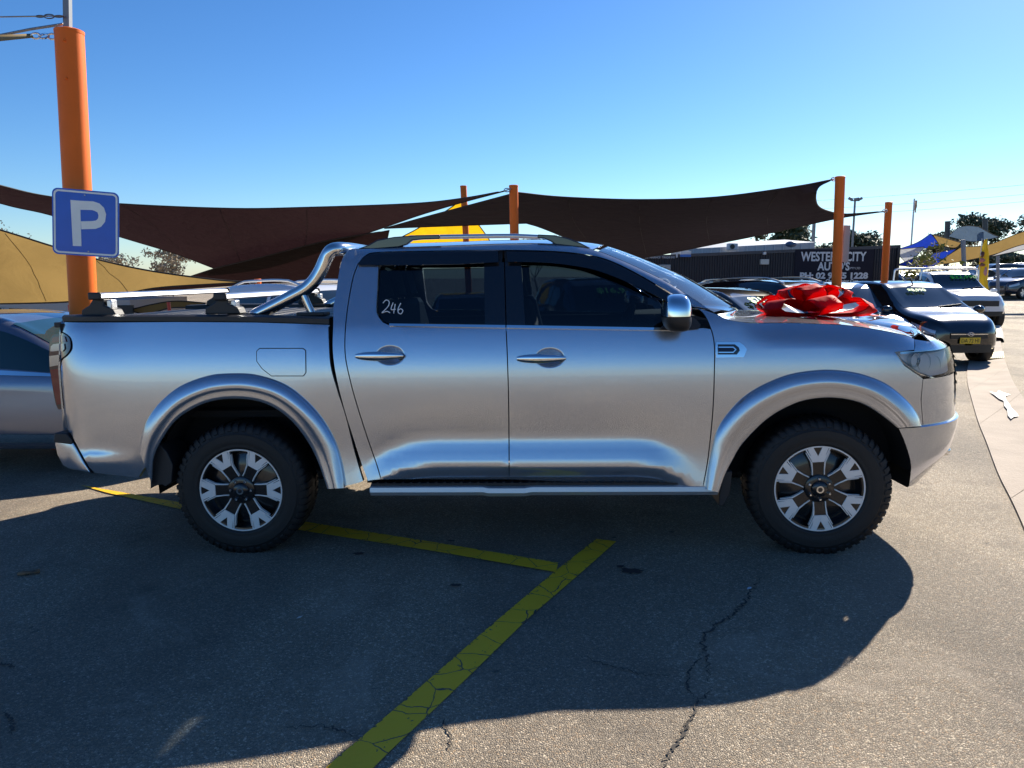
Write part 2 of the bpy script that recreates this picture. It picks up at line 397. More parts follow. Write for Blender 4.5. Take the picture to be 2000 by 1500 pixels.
def panel(name, out, s, m, parent, off=0., gap=.003, step=.04, thick=.03, key=None):
    key = key or (name, off, round(out[0][0], 3), round(out[0][1], 3))
    if key not in _sheets: _sheets[key] = sheet_mesh(inset([Vector(p) for p in out], gap) if gap else [Vector(p) for p in out], step)
    P2, T, Bd = _sheets[key]
    vs = [side_pt(p.x, p.y, s, off) for p in P2]; ns = [side_n(p.x, p.y, s) for p in P2]
    fs = [tuple(t) if s < 0 else tuple(t)[::-1] for t in T]
    # orientation of the fill
    a = sum(P2[Bd[i]].x * P2[Bd[(i + 1) % len(Bd)]].y - P2[Bd[(i + 1) % len(Bd)]].x * P2[Bd[i]].y for i in range(len(Bd)))
    sg = 1 if a > 0 else -1; n = len(Bd); k = len(vs)
    if thick:
        for i in range(n):
            t = P2[Bd[(i + 1) % n]] - P2[Bd[i - 1]]; t = t.normalized() if t.length > 1e-9 else Vector((1, 0)); nn = Vector((t.y * sg, 0, -t.x * sg))
            p = vs[Bd[i]]; vs += [p.copy(), p + Vector((0, -s * thick, 0))]; ns += [nn, nn]
        for i in range(n):
            j = (i + 1) % n; q = (k + 2 * i, k + 2 * i + 1, k + 2 * j + 1, k + 2 * j)
            fs.append(q if (sg * s) < 0 else q[::-1])
    me = bpy.data.meshes.new(name); me.from_pydata([tuple(v) for v in vs], [], fs); me.materials.append(m)
    me.polygons.foreach_set('use_smooth', [True] * len(me.polygons))
    me.normals_split_custom_set_from_vertices([tuple(q) for q in ns])
    return link(name, me, parent)

# ---- measured outlines of the side
GAP_L = [(642, 633), (643, 666), (646.5, 715), (660, 764), (676, 813), (692, 878), (710, 940)]
GAP_R = [(650, 633), (649, 682), (655, 731), (671, 797), (689, 855), (705, 905), (718, 940)]
RD_L = [(699, 516), (689, 545), (679, 601), (674, 653), (675, 699), (686, 751), (699, 797), (718, 856), (735, 905), (744.5, 937)]
MID = [(981.5, 487), (988, 633), (991, 699), (993.6, 797), (994.6, 937)]
FD_R = [(1349, 595), (1372, 611), (1386, 636), (1395, 671), (1395, 735), (1392, 806), (1383, 894), (1373, 951)]
FL_RO = [(271, 880), (276, 850), (287, 820), (313, 785), (353, 753), (407, 733), (452, 728.5), (500, 731), (553, 748), (593, 777), (628, 815), (655, 860), (668, 900), (675, 940), (676, 953)]
FL_RI = [(297, 946), (300, 897), (313, 865), (340, 825), (372, 801), (409, 785), (452, 779), (500, 783), (540, 799), (575, 828), (604, 868), (623, 908), (639, 955)]
FL_FO = [(1377, 955), (1385, 900), (1400, 840), (1433, 793), (1473, 760), (1533, 733), (1587, 723), (1633, 722), (1683, 730), (1733, 750), (1773, 783), (1793, 810), (1802, 832)]
FL_FI = [(1404, 962), (1415, 930), (1430, 900), (1450, 867), (1493, 823), (1533, 797), (1573, 782), (1620, 777), (1667, 783), (1700, 797), (1733, 820), (1753, 836)]
VIS_T = [(699, 516), (715, 499), (738, 493), (830, 490.5), (972, 489), (1080, 491), (1146, 498), (1190, 509), (1245, 535), (1300, 567), (1349, 595)]
ROOF_E = [(655, 575), (660, 540), (666, 511), (677, 491), (696, 486), (860, 480), (970, 476), (1058, 475), (1124, 481), (1168, 490), (1212, 507), (1256, 527), (1300, 549), (1347, 578), (1395, 610)]
def mids(l): return tspl(l)
rd_l, mid_, fd_r = tspl(RD_L), tspl(MID), tspl(FD_R)
belt_r = TPS([(761, 635), (880, 637), (988, 639)]); belt_f = TPS([(988, 639), (1150, 641), (1310, 643), (1374, 640)])
mid_low = [p for p in mid_ if p.y < belt_r[-1].y - .005]
rear_door = [rd_l[0]] + rd_l[1:] + TPS([(870, 937)]) + mid_low[::-1] + belt_r[::-1] + tspl([(748, 629), (738, 615), (736, 600), (738, 560), (740, 518)], 4) + TPS([(720, 517)])
front_door = mid_low + TPS([(1100, 941), (1250, 946)]) + [p for p in fd_r if p.y < belt_f[-1].y + .0][::-1] + belt_f[::-1]
cab_side = TPS([(650, 600)]) + tspl(GAP_R) + TPS([(730, 938)]) + rd_l[::-1][:-1] + tspl(VIS_T) + TPS([(1360, 599), (1380, 604)]) + tspl(ROOF_E, 4)[::-1]
fl_ri, fl_ro, fl_fi, fl_fo = tspl(FL_RI), tspl(FL_RO), tspl(FL_FI), tspl(FL_FO)
mid_r = [a.lerp(b, .55) for a, b in zip([Vector(p) for p in spl(FL_RI, 5)], [FL_RO and Vector(p) for p in spl(FL_RO, 5)])]
def resamp(l, n):
    l = [Vector(p) for p in l]; d = [0]
    for i in range(1, len(l)): d.append(d[-1] + (l[i] - l[i - 1]).length)
    out = []
    for k in range(n):
        t = d[-1] * k / (n - 1); i = min(len(l) - 2, max(0, bisect_right(d, t) - 1)); out.append(l[i].lerp(l[i + 1], 0 if d[i + 1] == d[i] else (t - d[i]) / (d[i + 1] - d[i])))
    return out
def half(a, b, t=.5): return [p.lerp(q, t) for p, q in zip(resamp(a, 60), resamp(b, 60))]
arch_r, arch_f = half(fl_ro, fl_ri), half(fl_fo, fl_fi)
bed_side = TPS([(124, 628), (350, 628), (500, 629), (642, 633)]) + tspl(GAP_L)[1:] + TPS([(700, 944), (676, 950)]) + arch_r[::-1] + \
    TPS([(270, 934), (185, 924), (173, 912)]) + tspl([(171, 908), (158, 885), (148, 866), (138, 848), (125, 832), (118, 812)], 4) + tspl([(121, 804), (124, 792), (118, 728), (121, 704), (132, 694), (141, 681), (139, 662), (128, 652), (118, 648)], 3)
fender = TPS([(1352, 597), (1380, 606), (1400, 613)]) + tspl([(1422, 624), (1467, 630), (1545, 630), (1600, 632), (1645, 634), (1700, 641), (1767, 654), (1786, 662)], 4) + \
    TPS([(1786, 684), (1748, 688)]) + TPS([(1767, 714), (1803, 739), (1799, 780), (1803, 830)]) + arch_f[::-1] + fd_r[::-1]
# ---- dark inner shell behind the panels
for s in (-1, 1):
    nm = []
    b = panel('bed_side', bed_side, s, SILVER, TRK)
    c = panel('cab_side', cab_side, s, SILVER, TRK)
    rd = panel('rear_door', rear_door, s, SILVER, TRK)
    fd = panel('front_door', front_door, s, SILVER, TRK)
    fe = panel('fender', fender, s, SILVER, TRK)
    # glass and its black surround
    def strip(name, l, parent, m, off, th=.02, gap=0): return panel(name, l, s, m, parent, off=off, gap=gap, thick=th)
    rglass = TPS([(742, 520)]) + tspl([(739, 560), (737, 600), (740, 615), (749, 628), (761, 633.5)], 3) + TPS([(947, 637), (945, 516)])
    strip('window', rglass, rd, GLASS, -.022, 0)
    strip('window_pillar', TPS([(945, 512), (947, 638), (987.3, 638.5), (984, 512)]), rd, BLACKG, -.012)
    strip('window_pillar', TPS([(986, 512), (989.5, 638.5), (1026, 640), (1018, 512)]), fd, BLACKG, -.012)
    fglass = TPS([(1018, 509), (1026, 640), (1180, 642), (1296, 643), (1345, 641), (1340, 600)]) + tspl([(1320, 590), (1296, 577), (1234, 545), (1168, 520), (1113, 509), (1058, 504)], 3)
    strip('window', fglass, fd, GLASS, -.022, 0)
    vis = TPS([(700, 517.5)]) + tspl([(702, 513), (716, 500), (738, 494), (830, 491.5), (973, 490)], 4) + TPS([(974, 512), (900, 516), (800, 518)])
    strip('weather_shield', vis, rd, BLACKG, .016, .045)
    vis2 = TPS([(989, 491)]) + tspl([(1080, 492.5), (1146, 499.5), (1190, 510.5), (1245, 537), (1300, 569), (1322, 582)], 4) + tspl([(1306, 590), (1234, 555), (1168, 529), (1113, 518), (1058, 512.5), (992, 511.5)], 4)
    strip('weather_shield', vis2, fd, BLACKG, .016, .045)
    strip('window_frame', TPS([(699, 516), (740, 519), (760, 513), (980, 512), (982, 489)]) + TPS([(738, 494), (715, 501)]), rd, BLACKP, -.02, 0)
    strip('window_frame', TPS([(984, 489), (986, 512)]) + tspl([(1058, 508), (1113, 513), (1168, 524), (1234, 549), (1296, 580), (1340, 601)], 3) + tspl([(1346, 596), (1300, 568), (1245, 536), (1190, 510), (1146, 499), (1080, 492)], 3), fd, BLACKP, -.02, 0)
    strip('belt_trim', TPS([(761, 631.5), (761, 636), (987.3, 640), (987.3, 634.5)]), rd, CHROME, .012, .03)
    strip('belt_trim', TPS([(989.5, 634.5), (989.5, 640), (1150, 642.5), (1318, 645), (1318, 640)]), fd, CHROME, .012, .03)
    # handles with their cups
    for (u0, u1, v0, v1, door, cu) in ((697, 790, 685.5, 702.5, rd, 762), (1010, 1105, 690, 707.5, fd, 1074)):
        a, b_ = TP(u0, (v0 + v1) / 2), TP(u1, (v0 + v1) / 2); c0 = TP(cu, (v0 + v1) / 2)
        cv_, cn_, cf_ = [], [], []
        for i in range(9):
            q = i / 8
            for k in range(36):
                w = 2 * math.pi * k / 36; dx, dz = q * math.cos(w), q * math.sin(w); xx = c0.x + .085 * dx; zz = c0.y + .058 * dz
                cv_.append(tuple(side_pt(xx, zz, s, .0022 if i < 8 else .0005))); n_ = side_n(xx, zz, s) + Vector((-dx, 0, -dz)) * .62 * sst(1.0, .82, q); cn_.append(tuple(n_.normalized()))
        for i in range(8):
            for k in range(36):
                q4 = (i * 36 + k, i * 36 + (k + 1) % 36, (i + 1) * 36 + (k + 1) % 36, (i + 1) * 36 + k); cf_.append(q4[::-1] if s > 0 else q4)
        me = bpy.data.meshes.new('handle_cup'); me.from_pydata(cv_, [], cf_); me.materials.append(SILVER); me.polygons.foreach_set('use_smooth', [True] * len(cf_))
        me.update()
        if (me.polygons[40].normal.y > 0) != (s > 0): me.flip_normals()
        me.normals_split_custom_set_from_vertices(cn_); link('handle_cup', me, door)
        h = MB(); L = b_.x - a.x; N = 22; rows = []
        for i in range(N + 1):
            t = i / N; xx = a.x + L * t; prof = min(1, (math.sin(math.pi * (.03 + .94 * t))) ** .42); prof *= .8 + .25 * (1 - t)
            rr = .0265 * prof; bow = .030 + .012 * math.sin(math.pi * t)
            row = []
            for k in range(17):
                w = 2 * math.pi * k / 16; zz = c0.y + rr * math.sin(w); yy = Wd(xx, c0.y) + bow + .6 * rr * math.cos(w)
                row.append(Vector((xx, s * yy, zz)))
            rows.append(row)
        h.grid(rows); h.build('door_handle', CHROME, door, 60)
        for mx_ in (a.x + .03, b_.x - .035): k_ = MB(); k_.box((mx_, s * (Wd(mx_, c0.y) + .012), c0.y), (.03, .035, .020)); k_.build('handle_mount', BLACKP, door)
    # vent badge behind the wheel arch
    vb = TPS([(1398, 668), (1443, 668), (1452, 674), (1458, 682), (1452, 697), (1398, 698)]); strip('fender_vent', vb, fe, CHROME, .010, .02)
    strip('vent_inlay', TPS([(1401, 672), (1434, 672), (1442, 678), (1444, 684), (1438, 692), (1401, 692)]), fe, BLACKG, .013, .012)
    strip('vent_bar', TPS([(1401, 679), (1430, 679), (1434, 682), (1432, 686), (1401, 686)]), fe, mat('blue_black', (.01, .015, .04), .15, .3), .016, .006)
    for q in ([(1402, 676.5), (1431, 676.5), (1431, 678.5), (1402, 678.5)], [(1402, 686.5), (1431, 686.5), (1431, 688.5), (1402, 688.5)], [(1431, 676.5), (1437, 682), (1431, 688.5), (1431, 686), (1434.5, 682), (1431, 679)]):
        strip('vent_bar', TPS(q), fe, CHROME, .017, .004).data.name = 'vent_chrome'
    # wheel-arch flares
    for (O, I, N, crease) in ((FL_RO, FL_RI, 70, .60), (FL_FO, FL_FI, 70, .60)):
        PO, PI = resamp(spl(O, 6), N), resamp(spl(I, 6), N); prof = [(0, -.004), (.03, .010), (.10, .023), (.22, .033), (.38, .040), (.585, .044), (.63, .039), (.68, .036), (.85, .036), (.97, .034), (1, .028), (1.01, -.06)]
        rows = []
        for (w, o) in prof:
            row = []
            for k in range(N):
                q = PO[k].lerp(PI[k], min(w, 1)); p = TP(q.x, q.y, o) if s < 0 else None
                row.append((p, o))
            rows.append(row)
        key = ('flare', O[0])
        if s < 0: _sheets[key] = rows
        rows = [[side_pt(p.x, p.y, s, o) for p, o in r_] for r_ in _sheets[key]]
        f = MB(); f.grid(rows); f.build('wheel_arch_flare', SILVER, TRK, 180)
# fuel flap: a thin dark joint ring and a lid
ff = [(507, 679.5), (592, 679.5), (598, 684), (598.5, 728), (593, 735), (530, 735), (512, 721), (501, 706), (500.5, 686)]
sm = [Vector(p) for p in dens([Vector(p) for p in ff], 4)]
panel('fuel_flap', [TP(p.x, p.y) for p in sm], -1, DARK, TRK, off=.0012, gap=0, thick=.002, key='ffd').name = 'fuel_flap_joint'
panel('fuel_flap', inset([TP(p.x, p.y) for p in sm], .0045), -1, SILVER, TRK, off=.0035, gap=0, thick=.002, key='ffl')

# ---- roof, windscreen, bonnet
def loft(name, edge, m, parent, crown, fwd, n=28, smooth=180, yoff=0., solid=0):
    """surface between the near edge and its mirror image; crown lifts and fwd pushes the middle forward"""
    g = MB(); rows = []
    for i, (x, z) in enumerate(edge):
        w = Wd(x, z) + yoff; c = crown[i] if isinstance(crown, list) else crown; f_ = fwd[i] if isinstance(fwd, list) else fwd
        rows.append([Vector((x + f_ * (1 - abs(q) ** 2.2), w * q, z + c * (1 - abs(q) ** 2.2))) for q in [-1 + 2 * k / n for k in range(n + 1)]])
    g.grid(rows); return g.build(name, m, parent, smooth, solid=solid)
re_ = tspl(ROOF_E, 4)
roof_e = [(p.x, p.y) for p in re_ if p.x < .55 and p.y > 1.60]
rear_e = [(p.x, p.y) for p in re_ if p.y <= 1.68 and p.x < -.5]
ws_e = [(p.x, p.y) for p in re_ if p.x >= .55]
lo = loft('roof', roof_e, SILVER, TRK, .045, [-.03 * (1 - sst(-1.0, -.8, x)) + .10 * sst(.1, .55, x) for x, z in roof_e], yoff=-.002)
nw = len(ws_e)
loft('windscreen', ws_e, glass_mat('windscreen_glass', (.55, .62, .62)), TRK, [.045 - .02 * i / nw for i in range(nw)], [.10 + .16 * i / nw for i in range(nw)], yoff=-.012)
# cab back: a panel with the rear window
bx = TP(652, 630).x; g = MB()
for (z0, z1, y0, y1) in ((.55, 1.36, -.86, .86), (1.66, 1.73, -.66, .66)):
    g.box((bx + .03, 0, (z0 + z1) / 2), (.03, y1 - y0, z1 - z0))
for s in (-1, 1): g.add([(bx + .015, s * .88, 1.30), (bx + .015, s * .68, 1.36), (bx + .06, s * .55, 1.70), (bx + .06, s * .70, 1.72), (bx + .045, s * .88, 1.30), (bx + .045, s * .68, 1.36), (bx + .09, s * .55, 1.70), (bx + .09, s * .70, 1.72)], [(0, 1, 2, 3), (7, 6, 5, 4), (0, 4, 5, 1), (1, 5, 6, 2), (2, 6, 7, 3), (3, 7, 4, 0)])
cb = g.build('cab_back', SILVER, TRK)
g = MB(); g.add([(bx + .03, -.70, 1.35), (bx + .03, .70, 1.35), (bx + .075, .57, 1.68), (bx + .075, -.57, 1.68)], [(0, 1, 2, 3)]); g.build('rear_window', GLASS, cb)
hood_e = [(p.x, p.y) for p in tspl([(1402, 614), (1422, 624), (1467, 630), (1545, 630), (1600, 632), (1645, 634), (1700, 641), (1767, 654), (1790, 664)], 4)]
nh = len(hood_e)
hood = loft('bonnet', hood_e, SILVER, TRK, [.006 for i in range(nh)], [.26 - .13 * sst(0, 6, i) + .02 * i / nh for i in range(nh)], yoff=-.004)
# ---- nose: rows round the superellipse
def nose(name, rows, m, parent, off=0., n=60, smooth=180, back=0.):
    """rows of (z, x where the row starts on the near side, x end (None = mirrored))"""
    g = MB(); P = []
    for z, x0, y1 in rows:
        a = itp(A_FRONT, z) + off; w = Wd(1.9, z) + off
        def at(ph): return Vector((XF + a * max(0, math.sin(ph)) ** (2 / 2.4), -w * math.copysign(abs(math.cos(ph)) ** (2 / 2.4), math.cos(ph)), z))
        q = max(0, (x0 - XF) / a); ph0 = math.asin(min(1, q ** 1.2))
        if y1 is None: ph1 = math.pi - ph0
        else:
            c = max(-1, min(1, -y1 / w)); ph1 = math.acos(math.copysign(abs(c) ** 1.2, c))
        row = [at(lerp(ph0, ph1, k / n)) for k in range(n + 1)]
        if back: row = [row[0] - Vector((back, -back, 0)) * 0 ] + row[1:]
        P.append(row)
    g.grid(P); return g.build(name, m, parent, smooth)
bl = lambda v: TP({836: 1753, 855: 1762, 877: 1770, 895: 1775, 910: 1777, 930: 1775, 948: 1772}[v], v)
rows = [(bl(v).y, max(XF + .02, bl(v).x), None) for v in (836, 855, 877, 895, 910, 930, 948)]
bump = nose('front_bumper', rows, SILVER, TRK, .016)
zb0 = rows[0][0]; g = MB()      # ledge on top of the bumper
def nring(z, x0, off, n=60):
    a = itp(A_FRONT, z) + off; w = Wd(1.9, z) + off; ph0 = math.asin(min(1, max(0, (x0 - XF) / a) ** 1.2))
    return [Vector((XF + a * max(0, math.sin(p)) ** (2 / 2.4), -w * math.copysign(abs(math.cos(p)) ** (2 / 2.4), math.cos(p)), z)) for p in [lerp(ph0, math.pi - ph0, k / n) for k in range(n + 1)]]
x0 = rows[0][1]
g.grid([nring(zb0, x0, .016), nring(zb0 + .006, x0, .010), nring(zb0 + .006, x0, -.06)]); g.build('bumper_ledge', SILVER, bump, 50)
zl = rows[-1][0]; g = MB(); g.grid([nring(zl, rows[-1][1], .016), nring(zl - .012, rows[-1][1], .0), nring(zl - .012, rows[-1][1], -.3)]); g.build('bumper_underside', BLACKP, bump, 50)
fx = TP(1802, 790).x
fe_ = sorted([(p.y, p.x) for p in TPS([(1803, 739), (1799, 780), (1803, 830), (1803, 838)])])
nose('front_fascia', [(z, itp(fe_, z) + .001, None) for z in (zb0 + .006, .80, .85, .90, TP(1803, 739).y - .004)], SILVER, TRK, .0)
g = MB(); xh, zh = hood_e[-1]; wh_ = Wd(xh, zh) - .004; ztop = TP(1786, 686).y; an = itp(A_FRONT, ztop) - .012; wn_ = Wd(1.9, ztop); rA, rB, rC = [], [], []
for k in range(41):
    q = -1 + k / 20; y = wh_ * q; rA.append(Vector((xh + .15 * (1 - abs(q) ** 2.2), y, zh + .006 * (1 - abs(q) ** 2.2)))); xb = XF + an * (1 - abs(y / wn_) ** 2.4) ** (1 / 2.4); rB.append(Vector((max(xb, xh + .01), y, ztop)))
    rC.append(rA[-1].lerp(rB[-1], .45) + Vector((.035, 0, .012)))
pf = TP(1786, 686); pe_ = TP(1786, 663)
for sg, rr in ((-1, 0), (1, -1)):
    ea, eb = Vector((pe_.x, sg * (Wd(pe_.x, pe_.y) - .003), pe_.y)), Vector((pf.x, sg * (Wd(pf.x, pf.y) - .003), pf.y)); ec = ea.lerp(eb, .5) + Vector((.004, sg * .004, 0))
    for r_, e_ in ((rA, ea), (rC, ec), (rB, eb)): r_.insert(0 if rr == 0 else len(r_), e_)
g.grid([rA, rC, rB]); g.build('bonnet_lip', SILVER, TRK, 180)
# grille, fog lamp and lamps
nose('grille', [(z, XF + itp(A_FRONT, z) * .86, None) for z in (.76, .82, .90, .98, 1.06, ztop + .006)], BLACKG, TRK, .006)
for k in range(6):
    z = .79 + k * .05; nose('grille_bar', [(z, XF + itp(A_FRONT, z) * .87, None), (z + .018, XF + itp(A_FRONT, z) * .87, None)], CHROME, TRK, .012, 40)
LAMP = mat('lamp_reflector', (.75, .78, .8), .12, .9); LENS = glass_mat('lamp_lens', (1, 1, 1), .6)
hz = lambda u, v: TP(u, v)
def hl_rows(off, sh=0.):
    out = []
    for v, u in ((688, 1747), (697, 1753), (707, 1760), (717, 1770), (727, 1784), (738, 1802)):
        p = TP(u, v); out.append((p.y, p.x + sh, -.42))
    return out
for s in (-1, 1):
    hl = nose('headlight', hl_rows(0), mat('lamp_housing', (.92, .92, .92), .5, 0), TRK, -.030, 24)
    ln = nose('headlight_lens', hl_rows(0), LENS, hl, .002, 24)
    rf = MB()
    for k, (u, v, r) in enumerate(((1785, 703, .034), (1806, 708, .046), (1828, 716, .05))):
        p = TP(u, v, -.03); c = Vector((p.x - .015, -Wd(p.x, p.y) + .035 + .02 * k, p.y))
        rf.lathe([(r * 1.15, .03), (r, .0), (r * .7, -.02), (.004, -.03)], 16, Matrix.Translation(c) @ Matrix.Rotation(R(-60), 4, 'Z') @ Matrix.Rotation(R(90), 4, 'Y'))
    rf.build('headlight_reflector', LAMP, hl, 60)
    dl = nose('daytime_strip', [(z, x + .035, -.45) for z, x, y in hl_rows(0)[:1]] + [(z - .012, x + .035, -.45) for z, x, y in hl_rows(0)[:1]], LAMP, hl, -.006, 24)
    dl2 = MB(); q = [TP(u, v) for u, v in spl([(1752, 692), (1765, 706), (1785, 722), (1806, 733), (1835, 742)], 4)]
    dl2.tube([(p.x, -Wd(p.x, p.y) + .012, p.y) for p in q], .007, 8); dl2.build('daytime_strip', LAMP, hl)
    if s > 0:
        for o in (hl, *hl.children): o.data.transform(Matrix.Diagonal((1, -1, 1, 1))); o.data.flip_normals()
    fl = MB(); p = TP(1850, 878, 0); yy = -Wd(p.x, p.y) + .02
    fl.box((p.x - .02, s * yy * -1 if s > 0 else yy, p.y), (.06, .05, .07)); fog = fl.build('fog_recess', DARK, bump, 30, .01)
    fl = MB(); fl.ball((p.x + .0, (yy - .012) * (1 if s < 0 else -1), p.y - .012), (.03, .022, .028)); fl.build('fog_lamp', CHROME, bump, 60)
# bonnet deflector: a smoked strip following the leading edge
df = MB(); P = []
x_, z_ = hood_e[-1]
for (dx, dz, o) in ((-.03, .004, .0), (.0, .020, .0), (.02, .040, -.005), (.04, .030, .0), (.08, -.020, .01), (.095, -.045, .01)):
    P.append([Vector((x_ + dx + .17 * (1 - abs(q) ** 2.3), (Wd(x_, z_) - .02 + o) * q, z_ + dz * .8 + .006 * (1 - abs(q) ** 2.2))) for q in [-1 + k / 18 for k in range(37)]])
df.grid(P); df.build('bonnet_deflector', mat('smoked_acrylic', (.05, .05, .055), .05, 0, 1), hood, 180, solid=.006)

# ---- rear end
px = TY(118, 812, -.80).x
g = MB()
tl = [(628, .0), (650, -.012), (720, -.02), (800, 0.0), (846, .015)]
P = [[Vector((TY(119, v, -.80).x + dx + .02 - .05 * (1 - abs(q) ** 4), .80 * q, TY(119, v, -.80).y)) for q in [-1 + k / 12 for k in range(25)]] for v, dx in tl]
g.grid(P); tg = g.build('tailgate', SILVER, TRK, 180, solid=.03)
g = MB(); g.box((px - .05, 0, 1.12), (.03, .34, .055)); g.build('tailgate_handle', BLACKP, tg, 30, .01)
RED = mat('red_lens', (.22, .012, .02), .06, 0, 1); LWH = mat('clear_lens', (.42, .40, .42), .08, .3, 1); LDK = mat('dark_lens', (.06, .035, .04), .06, .1, 1)
lamp_out = [(98, 668), (103, 656), (116, 650), (128, 653), (137, 662), (138, 680), (130, 693), (119, 703), (116, 728), (120, 765), (122, 795), (118, 802), (110, 790), (104, 760), (97, 715), (95, 690)]
seg = {'tail_lamp': (lamp_out, LDK, .0), 'lamp_reverse': ([(101, 676), (106, 672), (127, 671), (128, 681), (124, 686), (100, 686)], LWH, .006), 'lamp_upper': ([(104, 660), (116, 654), (128, 657), (131, 667), (102, 669)], RED, .005),
       'lamp_indicator': ([(98, 695), (117, 693), (114, 713), (99, 716)], mat('chrome_lens', (.5, .52, .5), .1, .6, .8), .006), 'lamp_lower': ([(100, 722), (112, 720), (119, 793), (113, 790), (106, 760)], RED, .006)}
for s in (-1, 1):
    par = None
    for nme, (pl, m, o) in seg.items():
        pts = [TP(max(p.x, 97), p.y) for p in (spl(pl, 3, True) if nme == 'tail_lamp' else dens([Vector(q) for q in pl], 6))]
        ob = panel(nme, pts, s, m, par or TRK, off=.004 + o, gap=0, step=.03, thick=.10 if nme == 'tail_lamp' else .004); par = par or ob
bp = [(107, 853), (106, 866), (111, 888), (122, 910), (135, 917), (179, 925), (168, 908), (150, 875), (143, 864), (134, 851)]
pts = [TY(u, v, -.90) for u, v in bp]; cx_ = sum(p.x for p in pts) / len(pts); cz_ = sum(p.y for p in pts) / len(pts); P = []
for (y, sc, back) in ((-.905, .02, 0), (-.905, .80, 0), (-.900, .94, 0), (-.885, 1, 0), (-.80, 1, -.02), (-.5, 1, -.06), (0, 1, -.075), (.5, 1, -.06), (.80, 1, -.02), (.885, 1, 0), (.90, .94, 0), (.905, .80, 0), (.905, .02, 0)):
    P.append([Vector((lerp(cx_, p.x, sc) + back, y, lerp(cz_, p.y, sc))) for p in pts + pts[:1]])
g = MB(); g.grid(P); rb = g.build('rear_bumper', SILVER, TRK, 40)
g = MB(); pts = [TY(u, v, -.90) for u, v in [(109, 846), (133, 847), (145, 862), (143, 869), (108, 865)]]
g.prism(pts, lambda p, d: Vector((p.x - .004, d, p.y + .003)), -.908, .908); g.build('bumper_step', BLACKP, rb, 30, .006)
# bed rails, cover, bed walls
for s in (-1, 1):
    e = tspl([(124, 626), (350, 626), (500, 627), (644, 631)], 6); g = MB(); P = []
    for p in e:
        w = Wd(p.x, p.y - .01); P.append([Vector((p.x, s * (w + .008), p.y - .004)), Vector((p.x, s * (w + .008), p.y + .022)), Vector((p.x, s * (w - .012), p.y + .032)), Vector((p.x, s * (w - .10), p.y + .030)), Vector((p.x, s * (w - .11), p.y - .02))])
    g.grid(P); g.build('bed_rail_cap', BLACKP, TRK, 40)
z0 = TP(350, 626).y
g = MB(); g.box(((px + bx) / 2, 0, z0 - .02), (abs(bx - px) - .03, 1.60, .03))
for k in range(14): g.box((px + .12 + k * .115, 0, z0 + .001), (.10, 1.58, .012))
g.build('bed_cover', BLACKP, TRK, 30, .004)
# sports bar
SB = empty('sports_bar', (0, 0, 0)); SB.parent = TRK
path = [TY(u, v, -.74) for u, v in [(492, 619), (530, 600), (566, 581), (595, 565), (613, 548), (626, 527), (635, 506), (645, 490)]]
pts = [Vector((p.x, -.74 + .012 * k / 7, p.y)) for k, p in enumerate(path)]
tz = pts[-1].z; tx = pts[-1].x
pts += [Vector((tx + .035, -.70, tz + .012)), Vector((tx + .06, -.60, tz + .014)), Vector((tx + .065, -.40, tz + .015)), Vector((tx + .065, 0, tz + .015))]
full = spl(pts, 5); full = full + [Vector((p.x, -p.y, p.z)) for p in full[::-1][1:]]
g = MB(); g.tube(full, .038, 20); bar = g.build('bar_tube', STEEL, TRK, 60); bpy.data.objects.remove(SB)
bar.name = 'sports_bar'
for s in (-1, 1):
    a, b_ = TY(590, 570, -.74), TY(613, 622, -.74); g = MB(); g.tube([(a.x, s * .74, a.y), (b_.x, s * .74, b_.y)], .022, 14); g.build('bar_brace', STEEL, bar, 60)
    for u in (480, 613):
        c_ = TY(u, 622, -.74); g = MB(); g.box((c_.x, s * .745, z0 + .02), (.16, .13, .022)); g.build('bar_foot', BLACKP, bar, 30, .006)
# two load bars across the bed
for (u, v) in ((195, 578), (437, 579)):
    c_ = TY(u, v, -.82); g = MB()
    sec = [(-.034, -.010), (-.026, .010), (0, .018), (.026, .010), (.034, -.010), (.02, -.018), (-.02, -.018)]
    P = [[Vector((c_.x + a, y, c_.y + b_)) for a, b_ in sec + sec[:1]] for y in (-.86, .86)]
    g.grid(P); cbar = g.build('load_bar', ALU, TRK, 50)
    for s in (-1, 1):
        g = MB(); g.box((c_.x, s * .868, c_.y), (.074, .022, .042)); g.build('bar_end_cap', BLACKP, cbar, 30, .008)
        g = MB(); zz = z0 + .03; hh = c_.y - .018 - zz
        g.prism([Vector((-.105, 0)), Vector((.10, 0)), Vector((.085, .035)), Vector((.03, .06)), Vector((.036, hh)), Vector((-.03, hh)), Vector((-.055, .06)), Vector((-.10, .035))], lambda p, d: Vector((c_.x + p.x, d, zz + p.y)), s * .75, s * .845)
        g.build('bar_tower', BLACKP, cbar, 30, .006)
        g = MB(); g.box((c_.x + .055, s * .80, zz + hh - .03), (.03, .06, .05)); g.build('bar_clamp', ALU, cbar, 30, .005)
# roof rails
for s in (-1, 1):
    e = [TY(u, v, -.63) for u, v in spl([(800, 464), (900, 462), (1000, 461), (1054, 463)], 5)]
    rr = MB(); rr.tube([(p.x, s * .63, p.y) for p in e], .013, 12); rail = rr.build('roof_rail', ALU, TRK, 60)
    for ft in ([(700, 486), (722, 478), (738, 469), (770, 463), (815, 459.5), (860, 459), (860, 467), (826, 468), (806, 470), (796, 478), (780, 483), (730, 487)],
               [(1050, 458), (1082, 459.5), (1108, 465), (1132, 474), (1154, 485), (1120, 482), (1084, 478), (1076, 472), (1062, 466), (1050, 466)]):
        q = [TY(u, v, -.63) for u, v in ft]; g = MB(); g.prism(q, lambda p, d: Vector((p.x, d, p.y)), s * .612, s * .65); g.build('rail_foot', BLACKG, rail, 30, .006)
